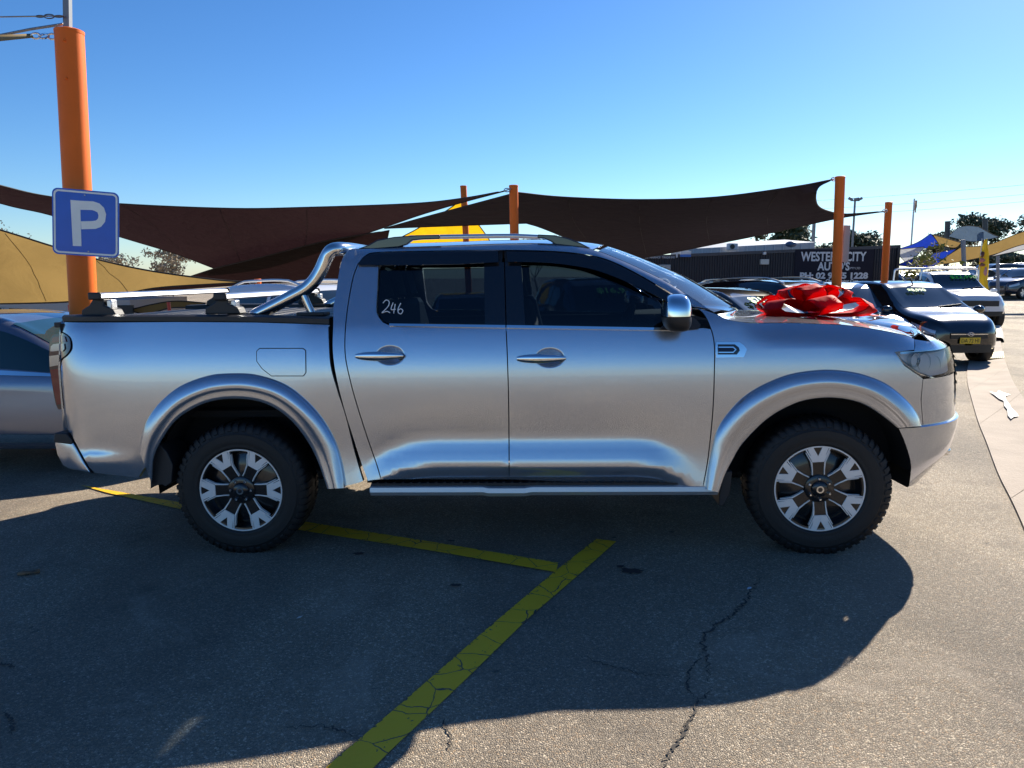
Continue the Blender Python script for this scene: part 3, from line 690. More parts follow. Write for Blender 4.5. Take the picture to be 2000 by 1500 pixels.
# mirrors
for s in (-1, 1):
    c_ = TY(1320, 606, -1.04); g = MB(); P = []
    for i in range(13):
        a = math.pi * .5 * i / 12 * 1.0; row = []
        for k in range(29):
            w = 2 * math.pi * k / 28
            cx_, cy_ = math.copysign(abs(math.cos(w)) ** .6, math.cos(w)), math.copysign(abs(math.sin(w)) ** .75, math.sin(w))
            kk = math.sin(a) ** .6
            row.append(Vector((c_.x + .075 * kk * cx_ , s * (1.045 + .12 * kk * cy_), c_.y - .028 + .112 * math.cos(a) ** .75)))
        P.append(row)
    g.grid(P); mi = g.build('mirror', CHROME, TRK, 180)
    g = MB(); P = []
    for i in range(9):
        a = math.pi * .5 * i / 8; row = []
        for k in range(29):
            w = 2 * math.pi * k / 28; kk = math.cos(a) ** .5 if i < 8 else 0
            cx_, cy_ = math.copysign(abs(math.cos(w)) ** .6, math.cos(w)), math.copysign(abs(math.sin(w)) ** .75, math.sin(w))
            row.append(Vector((c_.x + .01 * math.sin(a) + .073 * kk * cx_, s * (1.045 + .117 * kk * cy_), c_.y - .032 - .078 * math.sin(a))))
        P.append(row)
    g.grid(P); g.build('mirror_housing', BLACKP, mi, 180)
    a, b_ = TP(1330, 632), TP(1366, 634); g = MB()
    g.prism([TP(1290, 641), TP(1310, 622), TP(1330, 616), TP(1356, 620), TP(1368, 634), TP(1364, 642), TP(1330, 645)], lambda p, d: Vector((p.x, s * (Wd(p.x, p.y) + d), p.y)), -.015, .014)
    g.tube([(a.x - .02, s * (Wd(a.x, a.y) + .0), a.y), (c_.x + .02, s * 1.0, c_.y - .075)], .030, 10); g.build('mirror_arm', BLACKP, mi, 40)
# running boards, mud flaps, wheel liners, chassis
for s in (-1, 1):
    p0, p1 = TY(722, 955, -.98), TY(1403, 966, -.98); zt = p0.y
    g = MB(); sec = [(-.80, .0), (-.80, .045), (-.955, .045), (-.975, .035), (-.98, .01), (-.965, -.012), (-.80, -.03)]
    P = []
    for t, dz in ((0, 0), (.06, 0), (.33, 0), (.345, -.006), (.45, -.006), (.47, 0), (.94, 0), (1, 0)):
        x = lerp(p0.x, p1.x, t); P.append([Vector((x, -s * y, zt - .03 + z + dz)) for y, z in sec])
    g.grid(P); rbd = g.build('running_board', mat('satin_silver', (.55, .57, .6), .35, .6, .3), TRK, 40)
    g = MB(); L = p1.x - p0.x
    g.box(((p0.x + p1.x) / 2, s * .885, zt + .02), (L - .01, .155, .012))
    for k in range(40): g.box((p0.x + .04 + k * (L - .08) / 39, s * .905, zt + .028), (.012, .10, .006))
    g.build('step_tread', BLACKP, rbd, 30)
    g = MB(); g.box(((p0.x + p1.x) / 2, s * .80, zt + .045), (L + .1, .06, .10)); g.build('sill', BLACKP, TRK, 30)
    a = [TY(u, v, -.93) for u, v in [(1412, 920), (1428, 918), (1424, 960), (1412, 985), (1402, 985), (1404, 960)]]
    g = MB(); g.prism(a, lambda p, d: Vector((p.x, d, p.y)), s * .72, s * .955); g.build('mud_flap', BLACKP, TRK, 30, .004)
    a = [TY(u, v, -.90) for u, v in [(298, 870), (316, 866), (330, 880), (342, 905), (340, 940), (328, 948), (322, 944), (306, 946), (299, 952)]]
    g = MB(); g.prism(a, lambda p, d: Vector((p.x, d, p.y)), s * .70, s * .93); g.build('mud_flap', BLACKP, TRK, 30, .004)
    for (wx, r) in ((-1.491, .52), (1.74, .52)):
        g = MB(); P = []
        for k in range(25):
            w = R(6 if wx > 0 else -4) + R(180 if wx > 0 else 190) * k / 24; P.append([Vector((wx + r * math.cos(w), s * y, .39 + r * 1.03 * math.sin(w))) for y in (.86, .60)])
        g.grid(P); P2 = [[q[1], Vector((wx, s * .58, .5))] for q in P]; g.grid(P2); g.build('wheel_liner', DARK, TRK, 60)
g = MB(); g.box((0, .42, .50), (4.7, .12, .14)); g.box((0, -.42, .50), (4.7, .12, .14)); g.box((.1, 0, .56), (2.0, 1.56, .05))
for x in (-2.2, -1.2, -.6, .5, 1.2, 2.1): g.box((x, 0, .50), (.08, .84, .10))
g.tube([(-1.491, -.75, .373), (-1.491, .75, .373)], .05, 12); g.ball((-1.491, .05, .373), .15); g.tube([(1.74, -.75, .373), (1.74, .75, .373)], .03, 10)
g.tube([(-1.3, .1, .40), (.6, .05, .46)], .04, 10); g.tube([(-2.2, .3, .40), (-1.9, .32, .42), (.8, .25, .42)], .03, 8); g.box((-1.9, -.1, .44), (.5, .5, .14))
g.box((-1.6, 0, .78), (1.78, 1.44, .04)); g.box((1.9, 0, .85), (1.0, 1.15, .62)); g.box((2.35, 0, .85), (.25, 1.0, .60)); g.box((1.15, 0, .8), (.05, 1.5, .75))  # unseen nose boxes, enlarged to block sun leaking through the hollow front
g.build('chassis', DARK, TRK, 30)
# bed inner walls
for s in (-1, 1):
    g = MB(); g.box(((px + bx) / 2 + .02, s * .80, 1.12), (abs(bx - px) - .08, .03, .42)); g.build('bed_wall', DARK, TRK, 30)

# ---- wheels
def rimP(r, a, z): return Vector((r * math.cos(a), r * math.sin(a), z))
def build_wheel():
    """axis along +z = outer face"""
    g = MB(); g.lathe([(.060, -.02), (.075, -.012), (.205, -.055), (.222, -.03), (.224, .004), (.236, .006), (.238, .0), (.238, -.20)], 72)
    wh = g.build('wheel', mat('alloy_black', (.015, .016, .018), .25, .3, .6), None, 50)
    g = MB(); prof = [(.232, -.21), (.245, -.225), (.30, -.232), (.345, -.222), (.374, -.205), (.380, -.185), (.381, -.105), (.380, -.03), (.374, -.006), (.366, .004), (.348, .014), (.330, .018), (.326, .022), (.318, .022), (.30, .024), (.272, .022), (.262, .019), (.256, .021), (.248, .018), (.240, .008), (.233, .0)]
    g.lathe(prof, 96)
    for k in range(54):                               # tread blocks over the shoulder
        a0 = 2 * math.pi * k / 54; da = 2 * math.pi / 54 * (.62 if k % 2 else .55); dr = .012 if k % 2 else .008
        for (q0, q1) in (((.340, .019), (.3835, -.012)), ((.340, -.227), (.3835, -.199))):
            sgn = 1 if q0[1] > 0 else -1
            pr = [(q0[0] + (.0 if k % 2 else .008), q0[1]), (.366, q0[1] - sgn * .006), (.381, q0[1] - sgn * .020), (.386, q0[1] - sgn * .038), (.386, q0[1] - sgn * .075)]
            P = [[rimP(r, a0 + da * t - .03 * sgn * (1 - (j / 4)), z) for t in (0, 1)] for j, (r, z) in enumerate(pr)]
            g.grid(P)
            P2 = [[rimP(r - .010, a0 + da * t - .03 * sgn * (1 - (j / 4)), z - sgn * .008) for t in (0, 1)] for j, (r, z) in enumerate(pr)]
            for c in (0, 1): g.grid([[P[j][c], P2[j][c]] for j in range(5)])
            g.grid([P[0], P2[0]])
        P = [[rimP(.386, a0 + .03 + da * t, z) for t in (0, 1)] for z in (-.12, -.085)]; g.grid(P)
    ty = g.build('tyre', RUBBER, wh, 40, fix=False)
    def poly(name, pts, z0, z1, a, m):
        ca, sa = math.cos(a), math.sin(a)
        f = MB(); f.prism([Vector(p) for p in pts], lambda p, d: Vector((p.x * ca - p.y * sa, p.x * sa + p.y * ca, d - .10 * max(0, .16 - p.x) * (1 if d > -.02 else 0))), z0, z1)
        return f.build(name, m, wh, 30, .0015)
    BL = MATS['alloy_black']
    for k in range(6):
        a = 2 * math.pi * k / 6 + math.pi / 2
        poly('spoke', [(.05, -.024), (.10, -.027), (.155, -.034), (.20, -.058), (.228, -.066), (.228, .066), (.20, .058), (.155, .034), (.10, .027), (.05, .024)], -.03, .004, a, BL)
        for sg in (1, -1):                             # machined arm of the fork with its groove, and the bright edge to the hub
            arm = [(.150, .0), (.150, .031), (.180, .046), (.205, .058), (.2265, .069), (.229, .062), (.187, .041), (.1865, .0385), (.2305, .0585), (.2375, .0265), (.183, .0)]
            arm = [(x, y * sg) for x, y in arm]
            poly('spoke_face', arm, -.01, .0105, a, MACH)
            edge = [(.075, .0285), (.105, .0285), (.148, .031), (.152, .035), (.205, .061), (.2045, .0655), (.149, .0400), (.105, .0345), (.075, .0345)]
            poly('spoke_edge', [(x, y * sg) for x, y in edge], -.012, .0085, a, MACH)
    g = MB(); g.lathe([(.232, .006), (.2325, .0125), (.2395, .0125), (.2405, .006)], 96); g.build('rim_lip', MACH, wh, 60)
    g = MB(); g.lathe([(.078, -.012), (.076, .004), (.066, .008), (.046, .009), (.042, .018), (.034, .024), (.0, .0245)], 40); g.build('hub', BL, wh, 40)
    g = MB(); g.lathe([(.020, .0246), (.020, .0275), (.0125, .0275), (.0125, .0246)], 24); g.build('centre_cap', CHROME, wh, 40)
    for k in range(6):
        a = 2 * math.pi * k / 6 + math.pi / 6; g = MB(); g.lathe([(.0085, .0), (.0085, .016), (.005, .021), (.0, .021)], 6, Matrix.Translation(rimP(.058, a, .004))); g.build('lug_nut', CHROME, wh, 30)
    g = MB(); g.lathe([(.155, -.085), (.155, -.105), (.06, -.105), (.06, -.085), (.155, -.085)], 40); g.build('brake_disc', mat('cast_iron', (.10, .095, .09), .45, .7), wh, 40)
    g = MB(); g.box((.12, .06, -.09), (.10, .13, .07)); g.build('brake_caliper', DARK, wh, 30, .01)
    return wh
wheel0 = build_wheel(); first = True
for (x, s, rot) in ((-1.491, -1, 30), (1.74, -1, 4), (-1.491, 1, 10), (1.74, 1, 50)):
    w = wheel0 if first else copy_tree(wheel0); first = False
    w.parent = TRK; steer = R(-4) if (x > 0) else 0
    w.matrix_local = Matrix.Translation((x, s * .922, .374)) @ Matrix.Rotation(steer, 4, 'Z') @ Matrix.Rotation(R(90 if s < 0 else -90), 4, 'X') @ Matrix.Rotation(R(rot), 4, 'Z')

# ---- cabin
TRIM = mat('cabin_trim', (.03, .031, .034), .7, var=.2); SEAT = mat('seat_leather', (.11, .105, .10), .5, var=.2, bump=.2, bscale=90)
g = MB(); g.box((.1, 0, .62), (2.0, 1.6, .05)); g.box((1.05, 0, 1.05), (.42, 1.56, .45)); g.box((1.0, 0, 1.27), (.35, 1.5, .05)); cabf = g.build('cabin_floor', TRIM, TRK, 30, .02)
for s in (-1, 1):
    g = MB(); g.box((.25, s * .80, .95), (1.8, .05, .62)); g.build('door_card', TRIM, TRK, 30, .02)
g = MB(); 
def seat(x, y, w):
    q = MB(); q.box((x + .22, y, .82), (.52, w, .16)); M = Matrix.Rotation(R(-14), 3, 'Y'); q.box((x - .06, y, 1.12), (.15, w * .96, .60), M)
    st = q.build('seat', SEAT, TRK, 40, .05)
    for yy in ((y,) if w < .8 else (y - .42, y, y + .42)):
        h = MB(); h.box((x - .145, yy, 1.515), (.10, .26, .17), M); h.tube([(x - .125, yy - .05, 1.38), (x - .14, yy - .05, 1.47)], .008, 6); h.tube([(x - .125, yy + .05, 1.38), (x - .14, yy + .05, 1.47)], .008, 6)
        h.build('headrest', SEAT, st, 40, .035)
seat(.22, -.40, .52); seat(.22, .40, .52); seat(-.62, 0, 1.36)
g = MB(); M = Matrix.Translation((.70, -.40, 1.20)) @ Matrix.Rotation(R(-66), 4, 'Y')
ring = [M @ Vector((.185 * math.cos(2 * math.pi * k / 32), .185 * math.sin(2 * math.pi * k / 32), 0)) for k in range(33)]
g.tube(ring, .016, 10, cap=False); g.lathe([(.0, .02), (.06, .015), (.07, -.02)], 16, M)
for a in (0, 120, 240): g.tube([M @ Vector((0, 0, 0)), M @ Vector((.18 * math.cos(R(a + 180)), .18 * math.sin(R(a + 180)), 0))], .014, 8)
g.tube([M @ Vector((0, 0, 0)), (.98, -.40, 1.08)], .03, 10); g.build('steering_wheel', TRIM, TRK, 60)
g = MB(); g.box((.62, .0, 1.60), (.03, .22, .07)); g.tube([(.62, 0, 1.63), (.68, 0, 1.72)], .01, 6); g.build('rear_view_mirror', TRIM, TRK, 30, .01)
hl_ = loft('headliner', [(x, z - .05) for x, z in roof_e if z > 1.68], mat('headliner_cloth', (.30, .29, .27), .9), TRK, .03, 0, yoff=-.03)
# handwritten stock number on the rear window
WHT = mat('paint_pen', (.85, .85, .85), .6)
for st in ([(748, 592), (754, 586), (760, 589), (759, 597), (752, 605), (746, 611), (756, 608), (762, 611)], [(768, 591), (764, 604), (773, 604)], [(772, 594), (769, 612)], [(783, 592), (778, 602), (778, 610), (783, 613), (787, 607), (783, 603), (778, 606)]):
    g = MB(); q = [TP(p.x, p.y, -.02) for p in spl(st, 4)]; g.tube([(p.x, -(Wd(p.x, p.y) - .018), p.y) for p in q], .0028, 6)
    g.build('window_marking', WHT, [o for o in TRK.children if o.name.startswith('rear_door')][0])
# ================================================================== ground markings, kerb
def paint_line():
    m, n, l, b = nodes_of('yellow_road_paint'); tc = n.new('ShaderNodeTexCoord'); at = n.new('ShaderNodeAttribute'); at.attribute_name = 'across'
    nz = n.new('ShaderNodeTexNoise'); nz.inputs['Scale'].default_value = 55; nz.inputs['Detail'].default_value = 4; l.new(tc.outputs['Object'], nz.inputs['Vector'])
    n2 = n.new('ShaderNodeTexNoise'); n2.inputs['Scale'].default_value = 7; n2.inputs['Detail'].default_value = 6; l.new(tc.outputs['Object'], n2.inputs['Vector'])
    vo = n.new('ShaderNodeTexVoronoi'); vo.feature = 'DISTANCE_TO_EDGE'; vo.inputs['Scale'].default_value = 6.5
    wr = n.new('ShaderNodeMix'); wr.data_type = 'VECTOR'; wr.inputs[0].default_value = .06; l.new(tc.outputs['Object'], wr.inputs[4]); l.new(n2.outputs['Color'], wr.inputs[5]); l.new(wr.outputs[1], vo.inputs['Vector'])
    def M(op, a, c):
        q = n.new('ShaderNodeMath'); q.operation = op
        for i, s_ in ((0, a), (1, c)):
            if isinstance(s_, (int, float)): q.inputs[i].default_value = s_
            else: l.new(s_, q.inputs[i])
        return q.outputs[0]
    worn = M('GREATER_THAN', M('ADD', nz.outputs[0], at.outputs['Fac']), .98)
    crack = M('LESS_THAN', vo.outputs['Distance'], M('MULTIPLY', n2.outputs[0], .022))
    chip = M('GREATER_THAN', M('MULTIPLY', nz.outputs[0], n2.outputs[0]), .40)
    f = M('MAXIMUM', M('MAXIMUM', worn, crack), chip)
    mx = n.new('ShaderNodeMix'); mx.data_type = 'RGBA'; mx.inputs[6].default_value = (.85, .55, .02, 1); mx.inputs[7].default_value = (.075, .07, .065, 1)
    v2 = n.new('ShaderNodeMix'); v2.data_type = 'RGBA'; v2.inputs[6].default_value = (.86, .46, .02, 1); v2.inputs[7].default_value = (.98, .56, .02, 1); l.new(n2.outputs[0], v2.inputs[0]); l.new(v2.outputs[2], mx.inputs[6])
    l.new(f, mx.inputs[0]); l.new(mx.outputs[2], b.inputs['Base Color']); b.inputs['Roughness'].default_value = .6
    bp = n.new('ShaderNodeBump'); bp.inputs['Strength'].default_value = .5; bp.inputs['Distance'].default_value = .004; l.new(M('SUBTRACT', nz.outputs[0], M('MULTIPLY', f, .8)), bp.inputs['Height']); l.new(bp.outputs[0], b.inputs['Normal'])
    return m
YL = paint_line()
def road_line(name, L, Rr, n, wear=(.44, .0, .0, .30)):
    P, A = [], []
    L, Rr = resamp([GP(*p) for p in L], n), resamp([GP(*p) for p in Rr], n)
    for a, b_ in zip(L, Rr):
        a = a.copy(); b_ = b_.copy(); d = (b_ - a); 
        for k, t in enumerate((-.10, .22, .7, 1.06)):
            q = a + d * t; q.z = gz(q.x, q.y) + .004; P.append(q); A.append(wear[k])
    fs = [(i * 4 + k, i * 4 + k + 1, i * 4 + 5 + k, i * 4 + 4 + k) for i in range(n - 1) for k in range(3)]
    me = bpy.data.meshes.new(name); me.from_pydata([tuple(p) for p in P], [], fs); me.materials.append(YL)
    at = me.attributes.new('across', 'FLOAT', 'POINT'); at.data.foreach_set('value', A)
    o = link(name, me); tag(o, kind='structure')
    if me.polygons[0].normal.z < 0: me.flip_normals()
    return o
road_line('parking_line', [(1168, 1054), (1092, 1114), (960, 1226), (856, 1318), (764, 1398), (680, 1470), (600, 1540)], [(1202, 1058), (1134, 1118), (1032, 1206), (966, 1270), (896, 1338), (820, 1410), (760, 1466), (690, 1536)], 40)
l2 = road_line('parking_line', [(160, 950), (345, 983), (600, 1023), (850, 1063), (1090, 1103)], [(205, 963), (345, 994), (600, 1039), (850, 1078), (1086, 1119)], 40)
l2.location.z += .004
# cracks and dark drips in the bitumen
TAR = mat('dark_crack', (.055, .048, .042), .95)  # one even dark colour for all the cracks
def crack(pts, w, jit, seed):
    rnd = random.Random(seed); q = resamp([GP(*p) for p in pts], int(len(pts) * 9)); vs = []
    for i, p in enumerate(q):
        t = (q[min(i + 1, len(q) - 1)] - q[max(i - 1, 0)]).normalized(); nn = Vector((-t.y, t.x, 0)); c = p + nn * rnd.uniform(-jit, jit); ww = w * rnd.uniform(.3, 1.3) * min(1, 4 * i / len(q) + .2, 4 * (len(q) - i) / len(q))
        for sg in (-1, 1): r = c + nn * sg * ww; r.z = gz(r.x, r.y) + .005; vs.append(r)
    g = MB(); g.add(vs, [(2 * i, 2 * i + 1, 2 * i + 3, 2 * i + 2) for i in range(len(q) - 1)]); o = g.build('ground_crack', TAR); tag(o, kind='structure')
    if o.data.polygons[0].normal.z < 0: o.data.flip_normals()
crack([(1486, 1128), (1462, 1165), (1430, 1205), (1400, 1218), (1378, 1240), (1372, 1262), (1384, 1285), (1386, 1325), (1388, 1345)], .006, .014, 1)
crack([(1390, 1345), (1362, 1375), (1345, 1410), (1330, 1442)], .004, .012, 2)
crack([(1375, 1275), (1345, 1310), (1340, 1350), (1368, 1372)], .004, .01, 3)
crack([(1130, 1280), (1180, 1300), (1250, 1318), (1330, 1322)], .003, .012, 4)
crack([(560, 1425), (630, 1418), (700, 1440)], .004, .01, 5); crack([(10, 1390), (25, 1415), (20, 1440)], .005, .008, 6); crack([(0, 1295), (30, 1305)], .008, .01, 7)
crack([(860, 1400), (880, 1435), (878, 1470)], .004, .008, 8); crack([(1290, 1500), (1330, 1440), (1350, 1400)], .006, .012, 9)
def blot(u, v, r, seed):
    rnd = random.Random(seed); c = GP(u, v); n = 22
    vs = [Vector((c.x + r * rnd.uniform(.6, 1.2) * math.cos(2 * math.pi * k / n) * 1.5, c.y + r * rnd.uniform(.6, 1.2) * math.sin(2 * math.pi * k / n), 0)) for k in range(n)]
    for q in vs: q.z = gz(q.x, q.y) + .0045
    g = MB(); g.add(vs, [tuple(range(n))]); o = g.build('oil_stain', mat('oil', (.035, .034, .034), .6)); tag(o, kind='structure')
    if o.data.polygons[0].normal.z < 0: o.data.flip_normals()
for q in ((890, 1144, .022, 1), (1232, 1116, .04, 2), (1212, 1107, .016, 3), (882, 1057, .015, 4), (700, 1082, .022, 5)): blot(*q)
# dry leaf and litter
LEAFM = mat('dry_leaf', (.22, .12, .06), .8, var=.4, vscale=60)
c = GP(56, 1122); g = MB(); rows = []
for i in range(9):
    t = i / 8; w = .022 * math.sin(math.pi * (.08 + .9 * t)) * (1 + .3 * math.sin(9 * t)); x = -.055 + .11 * t
    rows.append([Vector((x, -w, .004 + .012 * t)), Vector((x, 0, .012 + .01 * math.sin(5 * t))), Vector((x, w, .006 + .022 * t * t))])
g.grid(rows); o = g.build('fallen_leaf', LEAFM, None, 180, solid=.0015); o.location = c; o.rotation_euler = (0, 0, R(12)); tag(o, 'curled brown dry leaf lying on the shaded bitumen at left', 'leaf')
for (u, v, col, lab) in ((1463, 1151, (.5, .62, .75), 'tiny pale blue scrap of litter beside the long crack in the bitumen'), (585, 1208, (.6, .6, .6), 'tiny grey scrap of litter left of the yellow diagonal line')):
    c = GP(u, v); g = MB(); g.prism([Vector((-.012, -.006)), Vector((.008, -.009)), Vector((.013, .004)), Vector((-.004, .010))], lambda p, d: Vector((p.x, p.y, d + p.x * .3)), .002, .004); o = g.build('litter', mat('litter%d' % u, col, .6)); o.location = c + Vector((0, 0, .004)); tag(o, lab, 'litter')
# concrete gutter and kerb on the right
CONC = mat('concrete', (.36, .30, .245), .9, var=.35, vscale=2.2, bump=.5, bscale=45)
Lg = [(2150, 1400), (2040, 1130), (1985, 1000), (1951, 931), (1927, 867), (1911, 827), (1897, 779), (1889, 744), (1891, 712), (1903, 690), (1913, 672)]
Rg = [(2500, 1400), (2220, 1080), (2075, 900), (2020, 815), (1998, 781), (1980, 752), (1967, 720), (1960, 700), (1956, 680), (1952, 655), (1948, 635)]
La, Ra = resamp([GP(*p) for p in spl(Lg, 5)], 7), resamp([GP(*p) for p in spl(Rg, 5)], 7)
gut = None
base = empty('gutter', (0, 0, 0)); tag(base, kind='structure')
LL, RR = resamp([GP(*p) for p in spl(Lg, 5)], 121), resamp([GP(*p) for p in spl(Rg, 5)], 121)
for i in range(6):                                    # each slab is a piece of its own
    g = MB(); P = []
    for j in range(21):
        k = i * 20 + j; e_ = .004 if j == 0 else (-.004 if j == 20 else 0); a = LL[k] + (LL[min(k + 1, 120)] - LL[max(k - 1, 0)]) * e_ * 5; b_ = RR[k] + (RR[min(k + 1, 120)] - RR[max(k - 1, 0)]) * e_ * 5; row = []
        for w, dz in ((0, -.03), (0, .010), (.25, .004), (.55, .004), (.8, .022), (1, .03), (1, -.03)):
            q = a.lerp(b_, w); q.z = gz(q.x, q.y) + .004 + dz; row.append(q)
        P.append(row)
    g.grid(P); g.build('gutter_slab', CONC, base, 40)
# splash of white paint
wp = [(1932, 768), (1946, 772), (1950, 766), (1958, 770), (1974, 775), (1963, 778), (1965, 786), (1972, 795), (1975, 801), (1986, 812), (1989, 818), (1980, 819), (1974, 823), (1968, 816), (1967, 804), (1961, 797), (1960, 787), (1951, 783), (1946, 779)]
g = MB(); vs = []
for p in wp: q = GP(*p); q.z = gz(q.x, q.y) + .028; vs.append(q)
g.add(vs, [tuple(range(len(vs)))]); o = g.build('paint_splash', mat('white_paint', (.66, .64, .6), .7, var=.1, vscale=30)); tag(o, kind='structure')
if o.data.polygons[0].normal.z < 0: o.data.flip_normals()
# raised kerb further back and the drain grate
kb = [GP(*p) for p in spl([(1937, 668), (1938, 650), (1933, 630), (1922, 616), (1908, 606), (1880, 598)], 5)]
g = MB(); P = []
for i, p in enumerate(kb):
    t = (kb[min(i + 1, len(kb) - 1)] - kb[max(i - 1, 0)]).normalized(); nn = Vector((t.y, -t.x, 0)); z = gz(p.x, p.y)
    P.append([Vector((p.x, p.y, z - .02)) + nn * w + Vector((0, 0, h)) for w, h in ((.26, .0), (.22, .10), (.18, .13), (-.10, .14), (-.16, .10), (-.16, 0))])
g.grid(P); o = g.build('kerb', mat('kerb_concrete', (.55, .50, .43), .8, var=.2, vscale=4, bump=.3, bscale=40), None, 40); tag(o, kind='structure')
c0, c1, c2, c3 = [GP(*p) for p in ((1916, 705), (1962, 703), (1960, 691), (1920, 693))]
dg = empty('drain_grate', (c0 + c2) / 2, 0, 'slotted yellowish drain grate set in the concrete gutter by the hatchback', 'drain grate')
for i in range(11):
    t = (i + .2) / 11; g = MB(); a, b_ = c0.lerp(c1, t), c3.lerp(c2, t); w = (c1 - c0) / 11 * .55
    vs = [a, a + w, b_ + w, b_]; vs = [Vector((q.x, q.y, gz(q.x, q.y) + .045)) - dg.location for q in vs]; vs += [q - Vector((0, 0, .03)) for q in vs]
    g.add(vs, [(0, 1, 2, 3), (7, 6, 5, 4), (0, 4, 5, 1), (1, 5, 6, 2), (2, 6, 7, 3), (3, 7, 4, 0)]); g.build('grate_bar', mat('grate_metal', (.45, .36, .14), .6, .3), dg)
g = MB(); vs = [Vector((q.x, q.y, gz(q.x, q.y) + .036)) - dg.location for q in (c0, c1, c2, c3)]; g.add(vs, [(0, 1, 2, 3)]); g.build('grate_pit', DARK, dg)

# ================================================================== posts, signs, sails
def post(u0, v0, u1, v1, Y, dia, label, m=ORANGE, name='sail_post', group='orange shade sail posts', cap=True, parent=None):
    a, b_ = WP(u0, v0, Y), WP(u1, v1, Y); t = (b_.z - gz(b_.x, Y)) / (a.z - b_.z)
    base = b_ + (b_ - a) * t; h = a - base
    r = empty(name, base, 0, label, 'post', group)
    g = MB(); N = 8; g.tube([h * (k / N) - Vector((0, 0, .05 if k == 0 else 0)) for k in range(N + 1)], dia / 2, 28); g.build('pole', m, r, 50)
    if cap:
        g = MB(); M = Matrix.Translation(h) ; g.lathe([(dia * .5 + .002, -.03), (dia * .5 + .004, -.004), (dia * .46, .004), (0, .005)], 28, M); g.build('cap', m, r, 40)
        g = MB(); g.box((0, 0, .01), (dia * 2, dia * 2, .02)); g.build('base_plate', m, r, 30, .003)
    return r, base, h
p1, b1, h1 = post(135, 60, 163, 600, 7.4, .245, 'thick orange steel post carrying the blue parking sign')
h1n = h1.normalized()
for f_, o_ in ((.97, .01), (.885, .012)):
    g = MB(); g.ball(h1 * f_ + Vector((.02, -.124, 0)), .014); g.build('bolt', ORANGE, p1)
gp = MB(); a, b_ = WP(131, -40, 7.4) - b1, WP(132.5, 62, 7.4) - b1; gp.box((a + b_) / 2, (.055, .055, (a - b_).length), (a - b_).to_track_quat('Z', 'Y').to_matrix()); gp.build('pole_extension', mat('grey_steel', (.20, .22, .24), .5, .3), p1, 30)
GALV = mat('galvanised', (.45, .45, .44), .4, .8, var=.2)
def cable(name, pts, r, label=None, cat=None, m=GALV, parent=None, group=None, n=6):
    base = Vector(pts[0]); g = MB(); g.tube([Vector(p) - base for p in pts], r, n); o = g.build(name, m, parent, 60)
    if parent is None: o.location = base; tag(o, label, cat, group)
    else: o.location = base - Vector(parent.location)
    return o
w1 = cable('wire_rope', [WP(u, v, 7.35) for u, v in ((-260, 32), (0, 33), (60, 32), (126, 31))], .006, 'thin wire rope with turnbuckle running left from the grey post extension', 'wire')
g = MB(); 
for (ua, ub) in ((70, 86), (86, 106), (106, 124)):
    a, b_ = WP(ua, 32, 7.35) - w1.location, WP(ub, 32, 7.35) - w1.location
    g = MB(); k = 14; c = (a + b_) / 2; L = (b_ - a).length / 2; ww = .018 if ub == 106 else .008
    g.tube([c + Vector((L * math.cos(2 * math.pi * i / k), 0, ww * math.sin(2 * math.pi * i / k))) for i in range(k + 1)], .005, 6, cap=False); g.build('turnbuckle_link', mat('dark_steel', (.06, .07, .09), .4, .6), w1)
s0 = empty('shade_sail', WP(90, 72, 7.35), 0, 'rolled tan sail edge chained to the top of the thick orange post', 'shade sail')
def strip_between(name, A, B, m, par):
    g = MB(); n = len(A); g.grid([[Vector(a) - par.location, Vector(b_) - par.location] for a, b_ in zip(A, B)]); return g.build(name, m, par, 180, solid=.006)
strip_between('sail_edge', [WP(u, v, 7.35 + w) for u, v, w in ((-240, 130, -.4), (-100, 98, -.2), (0, 69, 0), (62, 66, 0))], [WP(u, v, 7.30 + w) for u, v, w in ((-240, 150, -.4), (-100, 112, -.2), (0, 80, 0), (66, 73, 0))], mat('tan_hem', (.26, .19, .09), .8), s0)
cable('edge_cable', [WP(u, v, 7.45) for u, v in ((-240, 100), (0, 69), (60, 57), (124, 47))], .012, m=GALV, parent=s0)
for i in range(3):
    c = WP(70 + 16 * i, 70 + .6 * i, 7.33) - s0.location; g = MB(); k = 12
    g.tube([c + Vector((.042 * math.cos(2 * math.pi * j / k), (.02 if i % 2 else 0) * math.sin(2 * math.pi * j / k), .024 * math.sin(2 * math.pi * j / k))) for j in range(k + 1)], .009, 8, cap=False); g.build('shackle', CHROME, s0)

# the parking sign
TLp, TRp, BRp, BLp = WP(98, 364, 7.10), WP(230, 378, 7.24), WP(235, 503, 7.24), WP(106, 497, 7.10)
cen = (TLp + TRp + BRp + BLp) / 4; exv = ((TRp + BRp) - (TLp + BLp)) / 2; eyv = ((TLp + TRp) - (BLp + BRp)) / 2
SGN = empty('parking_sign', cen, 0, 'blue square parking sign with white letter P on the thick orange post', 'sign')
MS = frame_M((0, 0, 0), exv, eyv); sw, sh = exv.length, eyv.length
def rrect(w, h, r, n=6):
    out = []
    for cx, cy, a0 in ((w / 2 - r, h / 2 - r, 0), (-w / 2 + r, h / 2 - r, 90), (-w / 2 + r, -h / 2 + r, 180), (w / 2 - r, -h / 2 + r, 270)):
        out += [Vector((cx + r * math.cos(R(a0 + 90 * k / n)), cy + r * math.sin(R(a0 + 90 * k / n)))) for k in range(n + 1)]
    return out
fnS = lambda p, d: MS @ Vector((p.x, p.y, d))
BLUE = mat('reflective_blue', (.004, .105, .60), .35, 0, .3, var=.12, vscale=9, bump=.06, bscale=70); SWHITE = mat('reflective_white', (.95, .93, .86), .6, 0, .2, var=.06, vscale=9)
